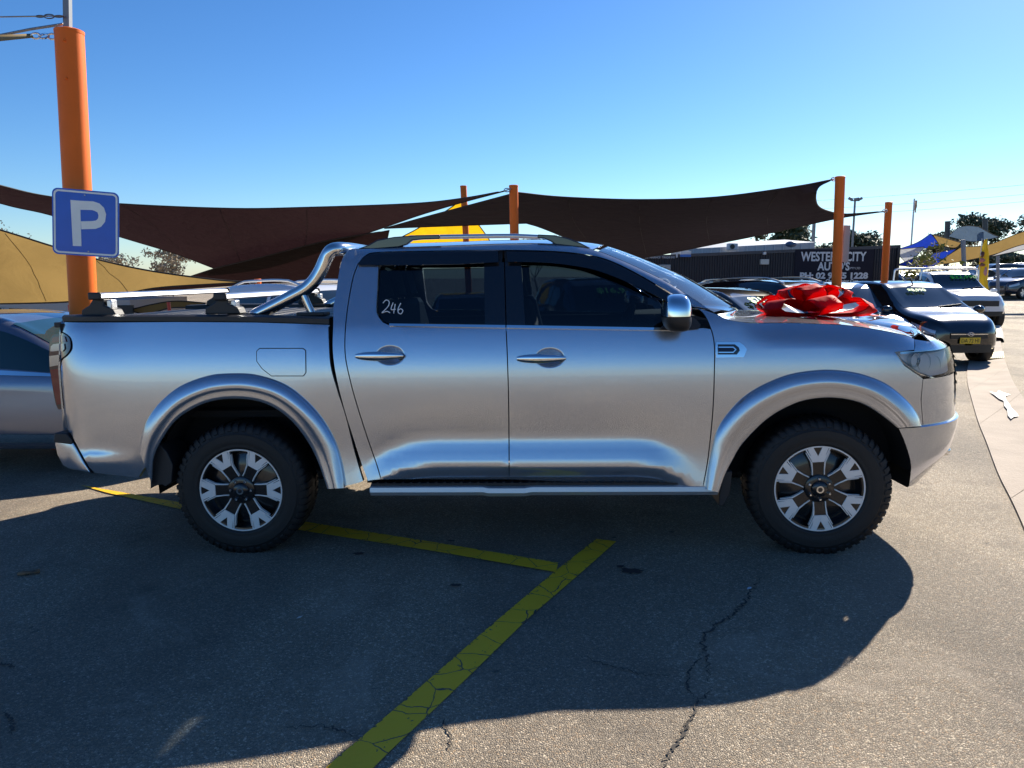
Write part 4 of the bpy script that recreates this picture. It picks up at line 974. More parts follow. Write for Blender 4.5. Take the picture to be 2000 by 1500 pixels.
g = MB(); g.prism(rrect(sw, sh, .05), fnS, -.004, 0); g.build('sign_plate', BLUE, SGN, 30)
o_, i_ = rrect(sw * .955, sh * .955, .042), rrect(sw * .90, sh * .90, .030); g = MB(); n = len(o_)
g.add([fnS(p, .0025) for p in o_] + [fnS(p, .0025) for p in i_], [(k, (k + 1) % n, (k + 1) % n + n, k + n) for k in range(n)]); g.build('sign_border', SWHITE, SGN, 30)
def SP(u, v): 
    fu = lambda: None
    x = (u - 166) / 131.5 * sw; y = -(v - 435 - (u - 166) * .10) / 132 * sh; return Vector((x, y))
st = [SP(135, 390), SP(155, 390), SP(158, 480), SP(140, 480)]
g = MB(); g.add([fnS(p, .003) for p in (SP(136, 388), SP(155, 390), SP(157, 481), SP(140, 480))], [(0, 1, 2, 3)])
out = [SP(155, 390)] + [SP(u, v) for u, v in ((180, 391.5), (193, 396), (202, 405), (206, 418), (204, 433), (196, 443), (185, 447))] + [SP(157, 447)]
inn = [SP(155, 408)] + [SP(u, v) for u, v in ((178, 409), (184, 411), (189, 414), (191, 420), (190, 426), (186, 430), (179, 431))] + [SP(156, 431)]
n = len(out); g.add([fnS(p, .003) for p in out] + [fnS(p, .003) for p in inn], [(k, k + 1, k + 1 + n, k + n) for k in range(n - 1)]); g.build('letter', SWHITE, SGN, 30)
for v in (379, 492):
    g = MB(); p = SP(164 + (v - 379) * .06, v); g.lathe([(.007, 0), (.006, .005), (0, .006)], 12, MS @ Matrix.Translation((p.x, p.y, .002))); g.build('sign_bolt', GALV, SGN)
for f_ in (.3, -.3):
    g = MB(); g.box(MS @ Vector((0, sh * f_, -.03)), (.30, .05, .03), MS.to_3x3()); g.build('sign_bracket', GALV, SGN, 30)

post(905, 363, 911, 480, 18.5, .15, 'slender orange post rising behind the yellow sail')
P3 = post(1003, 362, 1005, 480, 13.6, .155, 'orange post above the truck roof where two dark sails meet')
P4 = post(1641, 345, 1633, 575, 13.6, .165, 'tall orange post in front of the white lettering on the dark building')
post(1736, 395, 1727, 550, 17, .15, 'leaning orange post at the right end of the dark building')
post(503, 545, 505, 575, 12.5, .11, 'short orange anchor post with bracket at the tip of the tan sail')
RED_ = mat('red_post_paint', (.55, .03, .02), .4, 0, .3)
post(137, 595, 139, 616, 15, .085, 'red post left of the thick orange post under the tan sail', RED_, 'sail_post', 'red posts', False)
post(329, 590, 332, 616, 15.5, .07, 'red post beneath the small tan sail behind the pickup bed', RED_, 'sail_post', 'red posts', False)
# grey sign seen from the back on the tall post
g = MB(); a, b_ = WP(1647, 440, 13.75), WP(1658, 512, 13.75); g.box((0, 0, 0), (.11, .03, abs(a.z - b_.z))); g.box((.0, .02, .1), (.03, .03, .3)); o = g.build('sign_back', mat('grey_panel', (.32, .33, .34), .5, .3), None, 30, .004); o.location = (a + b_) / 2; tag(o, 'narrow grey panel seen edge-on beside the tall orange post', 'sign')

def sail(label, outline, Yf, m, ripple=.03, step=26, group=None, n=5, corners=(), seams=(), smooth_out=True, edge=True):
    pts = [Vector(p) for p in outline]
    P2, T, Bd = sheet_mesh(pts, step)
    cu = sum(p.x for p in pts) / len(pts); cv = sum(p.y for p in pts) / len(pts)
    base = WP(cu, cv, Yf(cu, cv)); r = empty('shade_sail', base, 0, label, 'shade sail', group)
    w3 = lambda u, v: WP(u, v, Yf(u, v) + ripple * 4 * noise.noise(Vector((u * .006, v * .012, 3)))) - base
    me = bpy.data.meshes.new('cloth'); me.from_pydata([tuple(w3(p.x, p.y)) for p in P2], [], [tuple(t) for t in T]); me.materials.append(m)
    me.polygons.foreach_set('use_smooth', [True] * len(me.polygons)); o = link('cloth', me, r)
    if edge:
        g = MB(); q = [w3(P2[i].x, P2[i].y) for i in Bd]; g.tube(q + q[:1], .014, 5, cap=False); g.build('edge_cable', mat('hem_' + m.name, (.03, .025, .025), .8), r, 180)
    for sm_ in seams:
        g = MB(); g.tube([w3(p.x, p.y) - Vector((0, .004, 0)) for p in spl(sm_, 5)], .006, 5); g.build('seam', mat('seam_' + m.name, tuple(q * .95 for q in m.node_tree.nodes['Principled BSDF'].inputs['Base Color'].default_value[:3]), .9), r, 180)
    for (ua, va, ub, vb) in corners:
        a, b_ = w3(ua, va), WP(ub, vb, Yf(ua, va)) - base
        g = MB(); g.tube([a, a.lerp(b_, .5), b_], .012, 6); g.build('turnbuckle', GALV, r, 60)
        g = MB(); c = a.lerp(b_, .35); g.tube([c + Vector((.05 * math.cos(2 * math.pi * j / 10), 0, .03 * math.sin(2 * math.pi * j / 10))) for j in range(11)], .009, 6, cap=False); g.build('shackle', GALV, r, 60)
    return r
def cv(*segs):
    out = []
    for s_ in segs: out += [Vector(p) for p in (spl(s_, 6)[:-1] if len(s_) > 2 else s_[:1])]
    return out
BROWN = fabric_mat('brown_shade_cloth', (.034, .025, .029), (.026, .012, .014), .32)
CHAR = fabric_mat('charcoal_shade_cloth', (.020, .017, .026), (.012, .009, .011), .25)
TAN = fabric_mat('tan_shade_cloth', (.26, .18, .075), (.30, .20, .07), .45, 1.6)
YEL = fabric_mat('yellow_shade_cloth', (.75, .42, .01), (.85, .48, .01), .5)
BLU = fabric_mat('blue_shade_cloth', (.01, .035, .35), (.02, .06, .5), .35); WHI = fabric_mat('white_shade_cloth', (.6, .6, .6), (.6, .6, .6), .3); GRB = fabric_mat('grey_blue_shade_cloth', (.10, .15, .22), (.12, .18, .26), .3)
sail('dark brown shade sail stretching from behind the parking sign to the middle post', cv([(-180, 312), (0, 362), (98, 384), (235, 398), (450, 407), (600, 405), (800, 398), (900, 388), (986, 373)], [(986, 373), (900, 396), (820, 420), (751, 444), (662, 474), (600, 495), (520, 515), (425, 527)], [(425, 527), (340, 495), (235, 463), (98, 420), (0, 397), (-180, 340)]),
     lambda u, v: 13.5 + (v - 373) * .045 + 2.2 * _s(950, 500, u), BROWN, corners=((986, 373, 998, 368),), seams=([(60, 378), (140, 412), (230, 452)], [(240, 401), (300, 440), (360, 495)], [(430, 408), (450, 460), (470, 512)], [(600, 408), (600, 450), (595, 488)]))
sail('charcoal shade sail hanging right of centre between the middle post and the tall post', cv([(1010, 376), (1100, 385), (1250, 390), (1400, 385), (1550, 365), (1625, 351)], [(1625, 351), (1600, 364), (1593, 382), (1598, 402), (1620, 413), (1655, 418), (1726, 413)], [(1726, 413), (1650, 424), (1590, 436), (1500, 456), (1400, 476), (1320, 492), (1255, 504)],
     [(1255, 504), (1190, 492), (1140, 478), (1060, 446), (1028, 436)], [(1028, 436), (940, 439), (860, 442), (751, 446)], [(751, 446), (830, 424), (920, 400), (1010, 376)]), lambda u, v: 13.75 + max(0, v - 376) * .062, CHAR, seams=([(1110, 388), (1120, 430), (1150, 474)], [(1250, 392), (1250, 440), (1262, 496)], [(1390, 388), (1380, 430), (1385, 470)], [(1520, 372), (1500, 410), (1500, 448)]), corners=((1625, 351, 1636, 348), (1726, 413, 1733, 410)))
sail('dark maroon shade sail low behind the sports bar', cv([(275, 572), (380, 537), (420, 524)], [(420, 524), (520, 500), (640, 470), (760, 450)], [(760, 450), (740, 530), (700, 546)], [(700, 546), (600, 549), (480, 556), (380, 563), (275, 572)]), lambda u, v: 19 + (v - 470) * .05, fabric_mat('maroon_shade_cloth', (.016, .009, .011), (.016, .006, .007), .3))
sail('tan shade sail drooping at the left behind the thick orange post', cv([(-200, 392), (0, 449), (100, 480), (200, 509), (300, 530), (420, 546), (488, 551)], [(488, 551), (390, 556), (300, 563), (230, 577), (150, 588), (60, 592), (-200, 596)]), lambda u, v: 11.6 + (v - 450) * .008, TAN, ripple=.10, corners=((488, 551, 500, 552),), seams=([(10, 456), (60, 520), (90, 588)], [(190, 510), (230, 545), (250, 570)]))
sail('bright yellow triangular shade sail behind the pickup cab', cv([(903, 372), (895, 395), (820, 444), (775, 470), (760, 500)], [(760, 500), (980, 505)], [(980, 505), (950, 460), (930, 432), (915, 405), (903, 372)]), lambda u, v: 19.5 + (v - 372) * .02, YEL)
sail('small tan shade sail beneath the load bars of the pickup', cv([(250, 606), (300, 594), (345, 588), (405, 592)], [(405, 592), (370, 600), (330, 602), (280, 618)]), lambda u, v: 17, TAN, step=14)
# right-hand marquees
sail('blue shade sail peak right of the dark building', cv([(1750, 488), (1790, 474), (1818, 456)], [(1818, 456), (1830, 470), (1836, 480)], [(1836, 480), (1800, 486), (1750, 490)]), lambda u, v: 34, BLU, step=10)
sail('white shade sail below the blue peak at right', cv([(1745, 488), (1806, 482)], [(1806, 482), (1790, 500), (1768, 512)], [(1768, 512), (1745, 514)]), lambda u, v: 33.6, WHI, step=10)
sail('blue lower canopy behind the white utility at right', cv([(1750, 518), (1800, 500), (1868, 486)], [(1868, 486), (1840, 510), (1815, 524)], [(1815, 524), (1750, 526)]), lambda u, v: 33, BLU, step=12)
sail('long tan shade sail sweeping up to the right edge', cv([(1828, 517), (1850, 500), (1878, 482)], [(1878, 482), (1930, 478), (2000, 452), (2100, 425)], [(2100, 425), (2100, 475), (2000, 482), (1930, 500), (1870, 512), (1828, 517)]), lambda u, v: 31 , TAN, step=16)
sail('small tan shade sail with pale edge beside the blue peak', cv([(1821, 458), (1878, 474)], [(1878, 474), (1865, 484), (1836, 480)], [(1836, 480), (1821, 458)]), lambda u, v: 32.5, TAN, step=10)
sail('grey blue shade sail peak in front of the trees at right', cv([(1852, 462), (1870, 446), (1890, 441), (1912, 443)], [(1912, 443), (1935, 456), (1952, 463)], [(1952, 463), (1900, 472), (1852, 462)]), lambda u, v: 40, GRB, step=10)
sail('pale grey shade sail under the long tan sail at right', cv([(1928, 503), (2000, 477), (2100, 460)], [(2100, 460), (2100, 470), (2000, 488), (1928, 503)]), lambda u, v: 29, WHI, step=12)
DKP = mat('dark_green_post', (.05, .06, .065), .5); GYP = mat('grey_post', (.22, .24, .28), .5)
post(1851, 432, 1850, 460, 41, .26, 'dark post at the left of the grey blue sail', DKP, 'sail_post', 'far dark posts', False)
post(1924, 428, 1924, 455, 41, .26, 'dark post at the right of the grey blue sail', DKP, 'sail_post', 'far dark posts', False)
post(1881, 468, 1883, 522, 30, .16, 'grey post holding the long tan sail', GYP, 'sail_post', None, False)
post(1949, 494, 1949, 525, 36, .14, 'grey post beneath the pale sail near the right edge', GYP, 'sail_post', None, False)
# ================================================================== background cars
def rot_z(a): return Matrix.Rotation(a, 4, 'Z')
CGLASS = mat('car_glass_dark', (.010, .016, .018), .03, 0, .6); TYRE2 = RUBBER
LAMPW = mat('lamp_clear', (.55, .58, .60), .08, .4, 1); LAMPR = mat('lamp_red', (.35, .012, .012), .08, 0, 1); GRAB = mat('grille_black', (.012, .012, .013), .35)
NY = mat('plate_yellow', (.75, .50, .03), .5); GREEN = mat('price_green', (.06, .55, .03), .6); INK = mat('plate_ink', (.01, .01, .01), .5)
def car(label, cat, loc, head, sp, group=None, scale=1.):
    L, Wc, prof, belt = sp['L'], sp['W'], sp['prof'], sp['belt']; zb0 = sp.get('zb', .24)
    r = empty('parked_car' if cat != 'utility' else 'parked_utility', loc, head, label, cat, group); r.scale = (scale,) * 3
    pm = sp['paint']; pe = sp.get('n', 4.2)
    pr = [(x * L, z) for x, z in prof]; bl = [(x * L, z) for x, z in belt]
    pr_s = [(p.x, p.y) for p in spl([Vector(q) for q in pr], 8)]; pr_s.sort()
    def ctrl(x):
        a = min(.99999, abs(2 * x / L)); w = Wc / 2 * (1 - a ** pe) ** (1 / pe); zt = itp(pr_s, x); zl = min(itp(bl, x), zt - .035)
        zb = zb0 + .10 * max(0, a - .8) / .2; gh = max(0., zt - zl); k = min(1, gh / .42)
        return [(0, zb), (.80 * w, zb), (.96 * w, zb + .05), (w, zb + .32 * (zl - zb)), (.99 * w, zb + .72 * (zl - zb)), (.955 * w, zl), (lerp(.86, .735, k) * w, zt - .10 * gh - .008), (.52 * w, zt - .012 * k - .004), (0, zt)]
    def Sf(x, q):
        c = ctrl(x); i = max(0, min(7, int(q))); t = q - i
        p0 = c[i - 1] if i > 0 else (-c[1][0], c[1][1]); p1, p2 = c[i], c[i + 1]; p3 = c[i + 2] if i + 2 < 9 else (-c[7][0], c[7][1])
        ten = .5
        def cr(a, b_, c_, d): return .5 * ((2 * b_) + (c_ - a) * t + (2 * a - 5 * b_ + 4 * c_ - d) * t * t + (3 * b_ - a - 3 * c_ + d) * t ** 3)
        y, z = cr(p0[0], p1[0], p2[0], p3[0]), cr(p0[1], p1[1], p2[1], p3[1])
        return Vector((x, max(0, y), z))
    def Sn(x, q, s, off):
        e = .012; p = Sf(x, q); a = Sf(min(L / 2, x + e), q) - Sf(max(-L / 2, x - e), q); b_ = Sf(x, min(8, q + .05)) - Sf(x, max(0, q - .05))
        n = b_.cross(a)
        if n.length < 1e-9: n = Vector((1 if x > 0 else -1, 0, 0))
        n.normalize()
        if n.y < 0 and q < 6: n = -n
        if q >= 6 and n.z < 0: n = -n
        p = p + n * off; return Vector((p.x, s * p.y, p.z))
    N = 56; xs = [L / 2 * math.sin(math.pi / 2 * (-1 + 2 * i / N)) for i in range(N + 1)]; qs = [i * .25 for i in range(33)]
    P = []
    for x in xs: half_ = [Sf(x, q) for q in qs]; P.append(half_ + [Vector((p.x, -p.y, p.z)) for p in half_[::-1][1:]])
    g = MB(); g.grid(P); body = g.build('body', pm, r, 55)
    wr = sp.get('wr', .31); wx = sp.get('wx', (-.29, .315))
    if sp.get('arch', True):                           # open the wheel arches
        for x in wx:
            g = MB(); g.lathe([(0, -1.3), (wr * 1.14, -1.3), (wr * 1.14, 1.3), (0, 1.3)], 28, Matrix.Translation((x * L, 0, wr)) @ Matrix.Rotation(R(90), 4, 'X')); c_ = g.build('cut', GRAB, r)
            md = body.modifiers.new('arch', 'BOOLEAN'); md.operation = 'DIFFERENCE'; md.solver = 'EXACT'; md.object = c_
            bpy.context.view_layer.update()
            me = bpy.data.meshes.new_from_object(body.evaluated_get(bpy.context.evaluated_depsgraph_get())); body.modifiers.clear(); body.data = me; bpy.data.objects.remove(c_)
        body.data.polygons.foreach_set('use_smooth', [True] * len(body.data.polygons)); body.data.set_sharp_from_angle(angle=R(50))
        for m_ in range(len(body.data.materials)): pass
        if len(body.data.materials) < 2: body.data.materials.append(GRAB)
    def patch(name, x0, x1, q0, q1, m, off=.004, both=True, n=14, k=6, par=None, s=1, solid=0):
        f0 = x0 if callable(x0) else (lambda q: x0); f1 = x1 if callable(x1) else (lambda q: x1); g = MB()
        rows = []
        for i in range(k + 1):
            q = lerp(q0, q1, i / k); rows.append([Sn(lerp(f0(q), f1(q), j / n), q, s, off) for j in range(n + 1)])
        if both:
            rows2 = []
            for i in range(k + 1): rows2.append([Vector((p.x, -p.y, p.z)) for p in rows[i]])
            rows = rows + rows2[::-1][1:] if abs(q1 - 8) < 1e-6 else rows
        g.grid(rows); return g.build(name, m, par or r, 180, solid=solid)
    cw, hd, rh, rw = [v * L for v in sp['gh']]         # cowl, header, rear header, rear base
    gm = sp.get('glass', CGLASS)
    patch('windscreen', cw - .03, hd + .03, 6.22, 8, gm, .004)
    patch('rear_window', rh - .03, rw + .05, 6.3, 8, gm, .004)
    for s in (1, -1):
        for (a, b_) in sp['win']:
            patch('side_window', lambda q, a=a: a * L, lambda q, b_=b_: b_ * L, 5.16, 5.84, gm, .005, False, 12, 4, s=s)
        for x in sp.get('doors', ()): patch('door_gap', x * L - .004, x * L + .004, 2.2, 5.1, DARK, .003, False, 1, 10, s=s)
        for x in sp.get('handles', ()):
            p = Sn(x * L, 4.3, s, .012); g = MB(); g.ball(p, (.085, .018, .016)); g.build('door_handle', sp.get('hmat', pm), r, 60)
        patch('headlight', lambda q: L / 2 - sp.get('hl', (.50, .10))[0], lambda q: L / 2 - sp.get('hl', (.50, .10))[1], 4.15, 5.0, LAMPW, .006, False, 10, 5, s=s)
        patch('tail_lamp', lambda q: -L / 2 + .06, lambda q: -L / 2 + .26, 3.9, 5.3, LAMPR, .006, False, 8, 6, s=s)
        p = Sn(cw - .12, 5.1, s, .0); g = MB()
        if not (sp.get('nomirror') and s < 0): g.ball(p + Vector((0, s * .12, .05)), (.07, .11, .075)); g.tube([p, p + Vector((0, s * .08, .03))], .02, 6); g.build('wing_mirror', sp.get('mm', pm), r, 60)
        if sp.get('sill'): patch('sill_trim', -.26 * L, .27 * L, 2.3, 2.75, CHROME, .012, False, 12, 3, s=s)
        if sp.get('belt_chrome'): patch('belt_trim', -.33 * L, .22 * L, 5.0, 5.12, CHROME, .008, False, 16, 2, s=s)
        for x in wx:
            w = MB(); M = Matrix.Translation((x * L, s * (Wc / 2 - .10), wr)) @ Matrix.Rotation(R(-90 * s), 4, 'X')
            w.lathe([(wr * .62, -.10), (wr * .9, -.10), (wr, -.07), (wr, .07), (wr * .93, .10), (wr * .70, .105), (wr * .62, .09)], 28, M); wo = w.build('wheel', TYRE2, r, 45)
            w = MB(); w.lathe([(0, .05), (wr * .2, .06), (wr * .2, .05), (wr * .6, .03), (wr * .66, .095)], 28, M)
            for k in range(5): w.box(M @ Vector((wr * .38 * math.cos(k * 1.2566), wr * .38 * math.sin(k * 1.2566), .065)), (wr * .55, .07, .02), (M @ Matrix.Rotation(k * 1.2566, 4, 'Z')).to_3x3())
            w.build('rim', sp.get('rim', ALU), wo, 40)
    # nose: grille, plate, lower intake
    tN = lambda q: L / 2 * .9995
    g = MB(); gy = sp.get('grille', (.34, .30, .50, .60))
    def fx(y, z): 
        a = min(.9999, 2 * abs(y) / Wc * (1.0)); return L / 2 * (1 - a ** pe) ** (1 / pe)
    def facia(name, y0, z0, z1, m, off, thick=.03, par=None):
        g = MB(); P = []
        for (z, o) in ((z0, off - thick), (z0, off), (z1, off), (z1, off - thick)): P.append([Vector((fx(y, z) + o, y, z)) for y in [-y0 + 2 * y0 * k / 12 for k in range(13)]])
        g.grid(P); return g.build(name, m, par or r, 40)
    facia('grille', gy[0], gy[2], gy[3], GRAB, .012); facia('lower_intake', gy[0] * 1.3, gy[1] - .04, gy[1] + .09, GRAB, .010)
    if sp.get('bar'): facia('grille_bar', gy[0] * 1.0, gy[3] - .03, gy[3] - .015, CHROME, .02)
    if sp.get('plate'):
        zc = sp.get('pz', .47); g = MB(); g.box((L / 2 + .03, 0, zc), (.012, .372, .107)); pl = g.build('number_plate', NY, r, 30, .004)
        text_mesh('plate_text', sp['plate'], .095, frame_M((L / 2 + .0375, 0, zc - .003), (0, 1, 0), (0, 0, 1)), INK, pl, .0008, xs=.88)
    if sp.get('emblem'):
        zc = gy[3] - .02; g = MB(); 
        g.tube([Vector((L / 2 + .04, .055 * math.cos(2 * math.pi * k / 24), zc + .03 * math.sin(2 * math.pi * k / 24))) for k in range(25)], .006, 6, cap=False)
        for s in (-1, 1): g.tube([(L / 2 + .04, s * .022 - .008, zc - .02), (L / 2 + .04, s * .022 + .008, zc + .02)], .006, 6)
        g.tube([(L / 2 + .04, -.02, zc - .006), (L / 2 + .04, .02, zc + .006)], .005, 6); g.build('emblem', CHROME, r, 60)
    if sp.get('price'):
        xm = lerp(cw, hd, sp.get('pk', .72)); a = Sn(xm, 8, 1, .012); t = (Sf(hd, 8) - Sf(cw, 8)).normalized()
        text_mesh('price_lettering', sp['price'], sp.get('ps', .20), frame_M(a, (0, 1, 0), t) @ Matrix.Translation((sp.get('py', 0), 0, .03)), GREEN, r, .003, bold=.004)
    if sp.get('rails'):
        for s in (-1, 1):
            x0_, x1_ = rh + .1, hd - .1; pts = [Sn(lerp(x0_, x1_, k / 10), 6.9, s, .005 + .055 * min(1, 5 * k / 10, 5 * (10 - k) / 10)) for k in range(11)]; g = MB(); g.tube(pts, .018, 8); g.build('roof_rail', sp.get('rm', ALU), r, 60)
    if sp.get('aerial'):
        p = Sf(hd - .05, 8); g = MB(); g.tube([p, p + Vector((-.10, 0, .12))], .012, 6); g.build('aerial', BLACKP, r, 60)
    for s in (-1, 1):
        a = Sn(cw - .02, 8, 1, .02); 
    g = MB(); g.tube([Sn(cw - .02, 7.9, 1, .015), Sn(lerp(cw, hd, .18), 6.6, 1, .012)], .012, 6); g.build('wiper', BLACKP, r, 60)
    return r, Sf, Sn
HATCH = dict(L=3.85, W=1.66, prof=[(-.5, .62), (-.485, .95), (-.43, 1.22), (-.36, 1.40), (-.15, 1.47), (.02, 1.44), (.09, 1.36), (.27, .99), (.40, .88), (.47, .78), (.5, .60)],
    belt=[(-.5, .93), (-.1, .92), (.2, .90), (.28, .88), (.5, .6)], gh=(.27, .085, -.36, -.455), win=((-.235, -.075), (-.055, .20)), doors=(-.065, .235, -.25), handles=(-.20, -.02), wx=(-.315, .315), wr=.29, paint=paint('black_car_paint', (.006, .006, .008), .0, .15))
SEDAN = dict(L=4.6, W=1.78, prof=[(-.5, .66), (-.485, .90), (-.44, .98), (-.36, 1.02), (-.20, 1.35), (-.08, 1.43), (.06, 1.41), (.12, 1.33), (.27, .98), (.42, .84), (.48, .74), (.5, .58)],
    belt=[(-.5, .95), (-.30, .96), (.2, .90), (.28, .88), (.5, .6)], gh=(.27, .10, -.17, -.36), win=((-.30, -.20), (-.19, -.03), (-.015, .21)), doors=(-.022, .225, -.20), handles=(-.165, .0), wr=.32, paint=paint('slate_paint', (.06, .075, .11), .6, .25))
SUV = dict(L=4.5, W=1.84, zb=.32, prof=[(-.5, .72), (-.49, 1.05), (-.45, 1.35), (-.39, 1.60), (-.15, 1.68), (.02, 1.66), (.09, 1.57), (.25, 1.13), (.40, 1.03), (.475, .92), (.5, .70)],
    belt=[(-.5, 1.05), (-.1, 1.04), (.2, 1.02), (.26, 1.0), (.5, .7)], gh=(.25, .08, -.39, -.465), win=((-.40, -.26), (-.235, -.075), (-.055, .19)), doors=(-.065, .22, -.25), handles=(-.20, -.02), wr=.35, n=5, paint=paint('white_car_paint', (.72, .73, .74), .0, .25), rails=True)
def sp_(base, **k): d = dict(base); d.update(k); return d
def at(u, Y): x = (u - 1000) / FPX * Y; return Vector((x, Y, gz(x, Y)))
car('slate grey sedan half hidden behind the pickup tailgate', 'sedan', Vector((-4.66, 7.05, gz(-5.1, 7.0) - .02)), R(0), sp_(SEDAN, nomirror=True, paint=paint('slate_blue_paint', (.17, .19, .25), .6, .25), sill=True, belt_chrome=True, handles=(-.165, .015), hmat=CHROME, glass=mat('car_glass_teal', (.015, .045, .055), .03, 0, .6)), scale=.95)
car('white wagon with roof rails seen under the chrome sports bar', 'wagon', Vector((-2.75, 11.2, gz(-2.8, 11.2))), R(-38), sp_(SUV), scale=.95)
car('grey off-road wagon with green price lettering seen through the pickup front window', 'wagon', Vector((1.35, 11.2, gz(1.3, 11.2))), R(-80), sp_(SUV, paint=paint('grey_car_paint', (.16, .17, .18), .6, .3), rails=False, price='$16,990', ps=.19), scale=.95)
car('silver sedan seen through the pickup rear window', 'sedan', Vector((-.55, 12.4, gz(-.5, 12.4))), R(-84), sp_(SEDAN, paint=paint('silver_car_paint', (.42, .43, .44), .8, .3)))
car('black hatchback with green $21,990 price behind the pickup wing mirror', 'hatchback', Vector((3.25, 11.3, gz(3.2, 11.3))), R(-55), sp_(HATCH, price='$21,990', ps=.21), scale=.97)
car('black wagon with silver roof rails behind the left of the red bow', 'wagon', Vector((4.75, 13.1, gz(4.7, 13.1))), R(-62), sp_(SUV, paint=MATS['black_car_paint']), scale=.92)
car('white wagon whose roof shows behind the black wagon', 'wagon', Vector((5.2, 17.2, gz(5, 17.2))), R(-80), sp_(SUV), scale=.9)
car('silver hatchback between the red bow and the tall orange post', 'hatchback', Vector((6.75, 15.6, gz(6.7, 15.6))), R(-80), sp_(HATCH, paint=MATS['silver_car_paint']), scale=1.0)
car('black hatchback with yellow number plate parked behind the pickup nose', 'hatchback', Vector((7.75, 15.3, gz(7.8, 15.3) - .02)), R(-84), sp_(HATCH, plate='DA 72 HI', bar=True, emblem=True, aerial=True, price='$8,990', ps=.13, py=-.1), scale=1.02)
UTE = dict(L=5.0, W=1.85, zb=.38, prof=[(-.5, .80), (-.495, 1.05), (-.30, 1.06), (-.16, 1.10), (-.14, 1.35), (-.11, 1.66), (-.02, 1.72), (.06, 1.68), (.10, 1.60), (.23, 1.17), (.40, 1.09), (.47, .98), (.5, .74)],
    belt=[(-.5, 1.03), (.2, 1.06), (.24, 1.04), (.5, .74)], gh=(.23, .085, -.115, -.15), win=((-.10, .18),), doors=(.205, -.12), handles=(-.06,), wr=.36, wx=(-.29, .33), n=5, paint=MATS['white_car_paint'], price='$22,990', ps=.24, py=.25, grille=(.5, .46, .70, .86))
ut, uSf, uSn = car('white utility with silver ladder rack behind the black hatchback', 'utility', Vector((13.2, 23.6, gz(13, 23))), R(-97), UTE, scale=.95)
g = MB()
for x in (.05 * 5, -.42 * 5):
    g.tube([Vector(p) for p in spl([(x, -.86, 1.05 if x < 0 else 1.45), (x, -.84, 1.65), (x, -.74, 1.80), (x, 0, 1.83), (x, .74, 1.80), (x, .84, 1.65), (x, .86, 1.05 if x < 0 else 1.45)], 4)], .035, 8)
for y in (-.72, .72): g.tube([(.25, y, 1.80), (-2.1, y, 1.80)], .03, 8)
g.build('ladder_rack', ALU, ut, 60)
# far row at the right
WHP = MATS['white_car_paint']; SLP = MATS['silver_car_paint']
car('silver sedan at the right edge beyond the yellow feather flag', 'sedan', at(1950, 40) + Vector((0, 0, .0)), R(197), sp_(SEDAN, paint=SLP, arch=False), 'far cars across the road')
car('dark blue hatchback cut by the right edge of the view', 'hatchback', at(1995, 37.5), R(200), sp_(HATCH, paint=paint('navy_paint', (.02, .03, .06), .3, .25), arch=False), 'far cars across the road')
car('black wagon behind the yellow feather flag', 'wagon', at(1925, 44), R(190), sp_(SUV, paint=MATS['black_car_paint'], arch=False, rails=False), 'far cars across the road')
car('white wagon in the far row near the right edge', 'wagon', at(1985, 47), R(195), sp_(SUV, arch=False), 'far cars across the road')
car('silver hatchback between the dark building and the white utility', 'hatchback', at(1768, 31), R(-80), sp_(HATCH, paint=SLP, arch=False), 'far cars across the road')
# ================================================================== dark site building with white lettering
BY = 28.; BW = mat('charcoal_cladding', (.030, .030, .040), .45, .3, var=.15, vscale=2); 
A0, A1 = WP(1232, 502, BY), WP(1756, 480, BY); gl = gz(A0.x, BY)
B = empty('site_building', (A0.x, BY, gl), 0, 'long charcoal corrugated building with white dealer lettering', 'building'); bw = A1.x - A0.x; bh0, bh1 = A0.z - gl, A1.z - gl
g = MB(); vs = []; fs = []; n = int(bw / .09)
for i in range(n * 4 + 1):
    t = i / (n * 4); ph = i % 4; y = (0, 0, -.035, -.035)[ph]; x = bw * t; vs += [(x, y, -.1), (x, y, lerp(bh0, bh1, t))]
g.add(vs, [(2 * i, 2 * i + 2, 2 * i + 3, 2 * i + 1) for i in range(n * 4)]); g.build('wall', BW, B, 30, fix=False)
g = MB(); g.box((bw / 2, 3.0, bh0 / 2 - .02), (bw - .02, 5.9, bh0 - .02)); g.build('inner_walls', BW, B, 30)
g = MB(); P = [[Vector((x, y, lerp(bh0, bh1, x / bw) + z)) for y, z in ((-.06, -.08), (-.06, .03), (.06, .03), (.06, -.05))] for x in (-.02, bw + .03)]; g.grid(P); g.build('roof_capping', mat('capping', (.05, .05, .06), .5), B, 30)
g = MB(); g.box((bw - .03, -.05, bh1 / 2), (.10, .06, bh1)); g.build('corner_post', BW, B, 30)
def BP(u, v, dy=-.045): p = WP(u, v, BY + dy); return p - B.location
LWHT = mat('sign_white', (.62, .62, .64), .6); PANEL = mat('sign_panel', (.012, .011, .022), .6, spec=.2)
a, b_ = BP(1553, 487), BP(1703, 556); g = MB(); g.box(((a.x + b_.x) / 2, -.055, (a.z + b_.z) / 2), (b_.x - a.x, .02, a.z - b_.z)); sg = g.build('sign_panel', PANEL, B, 30)
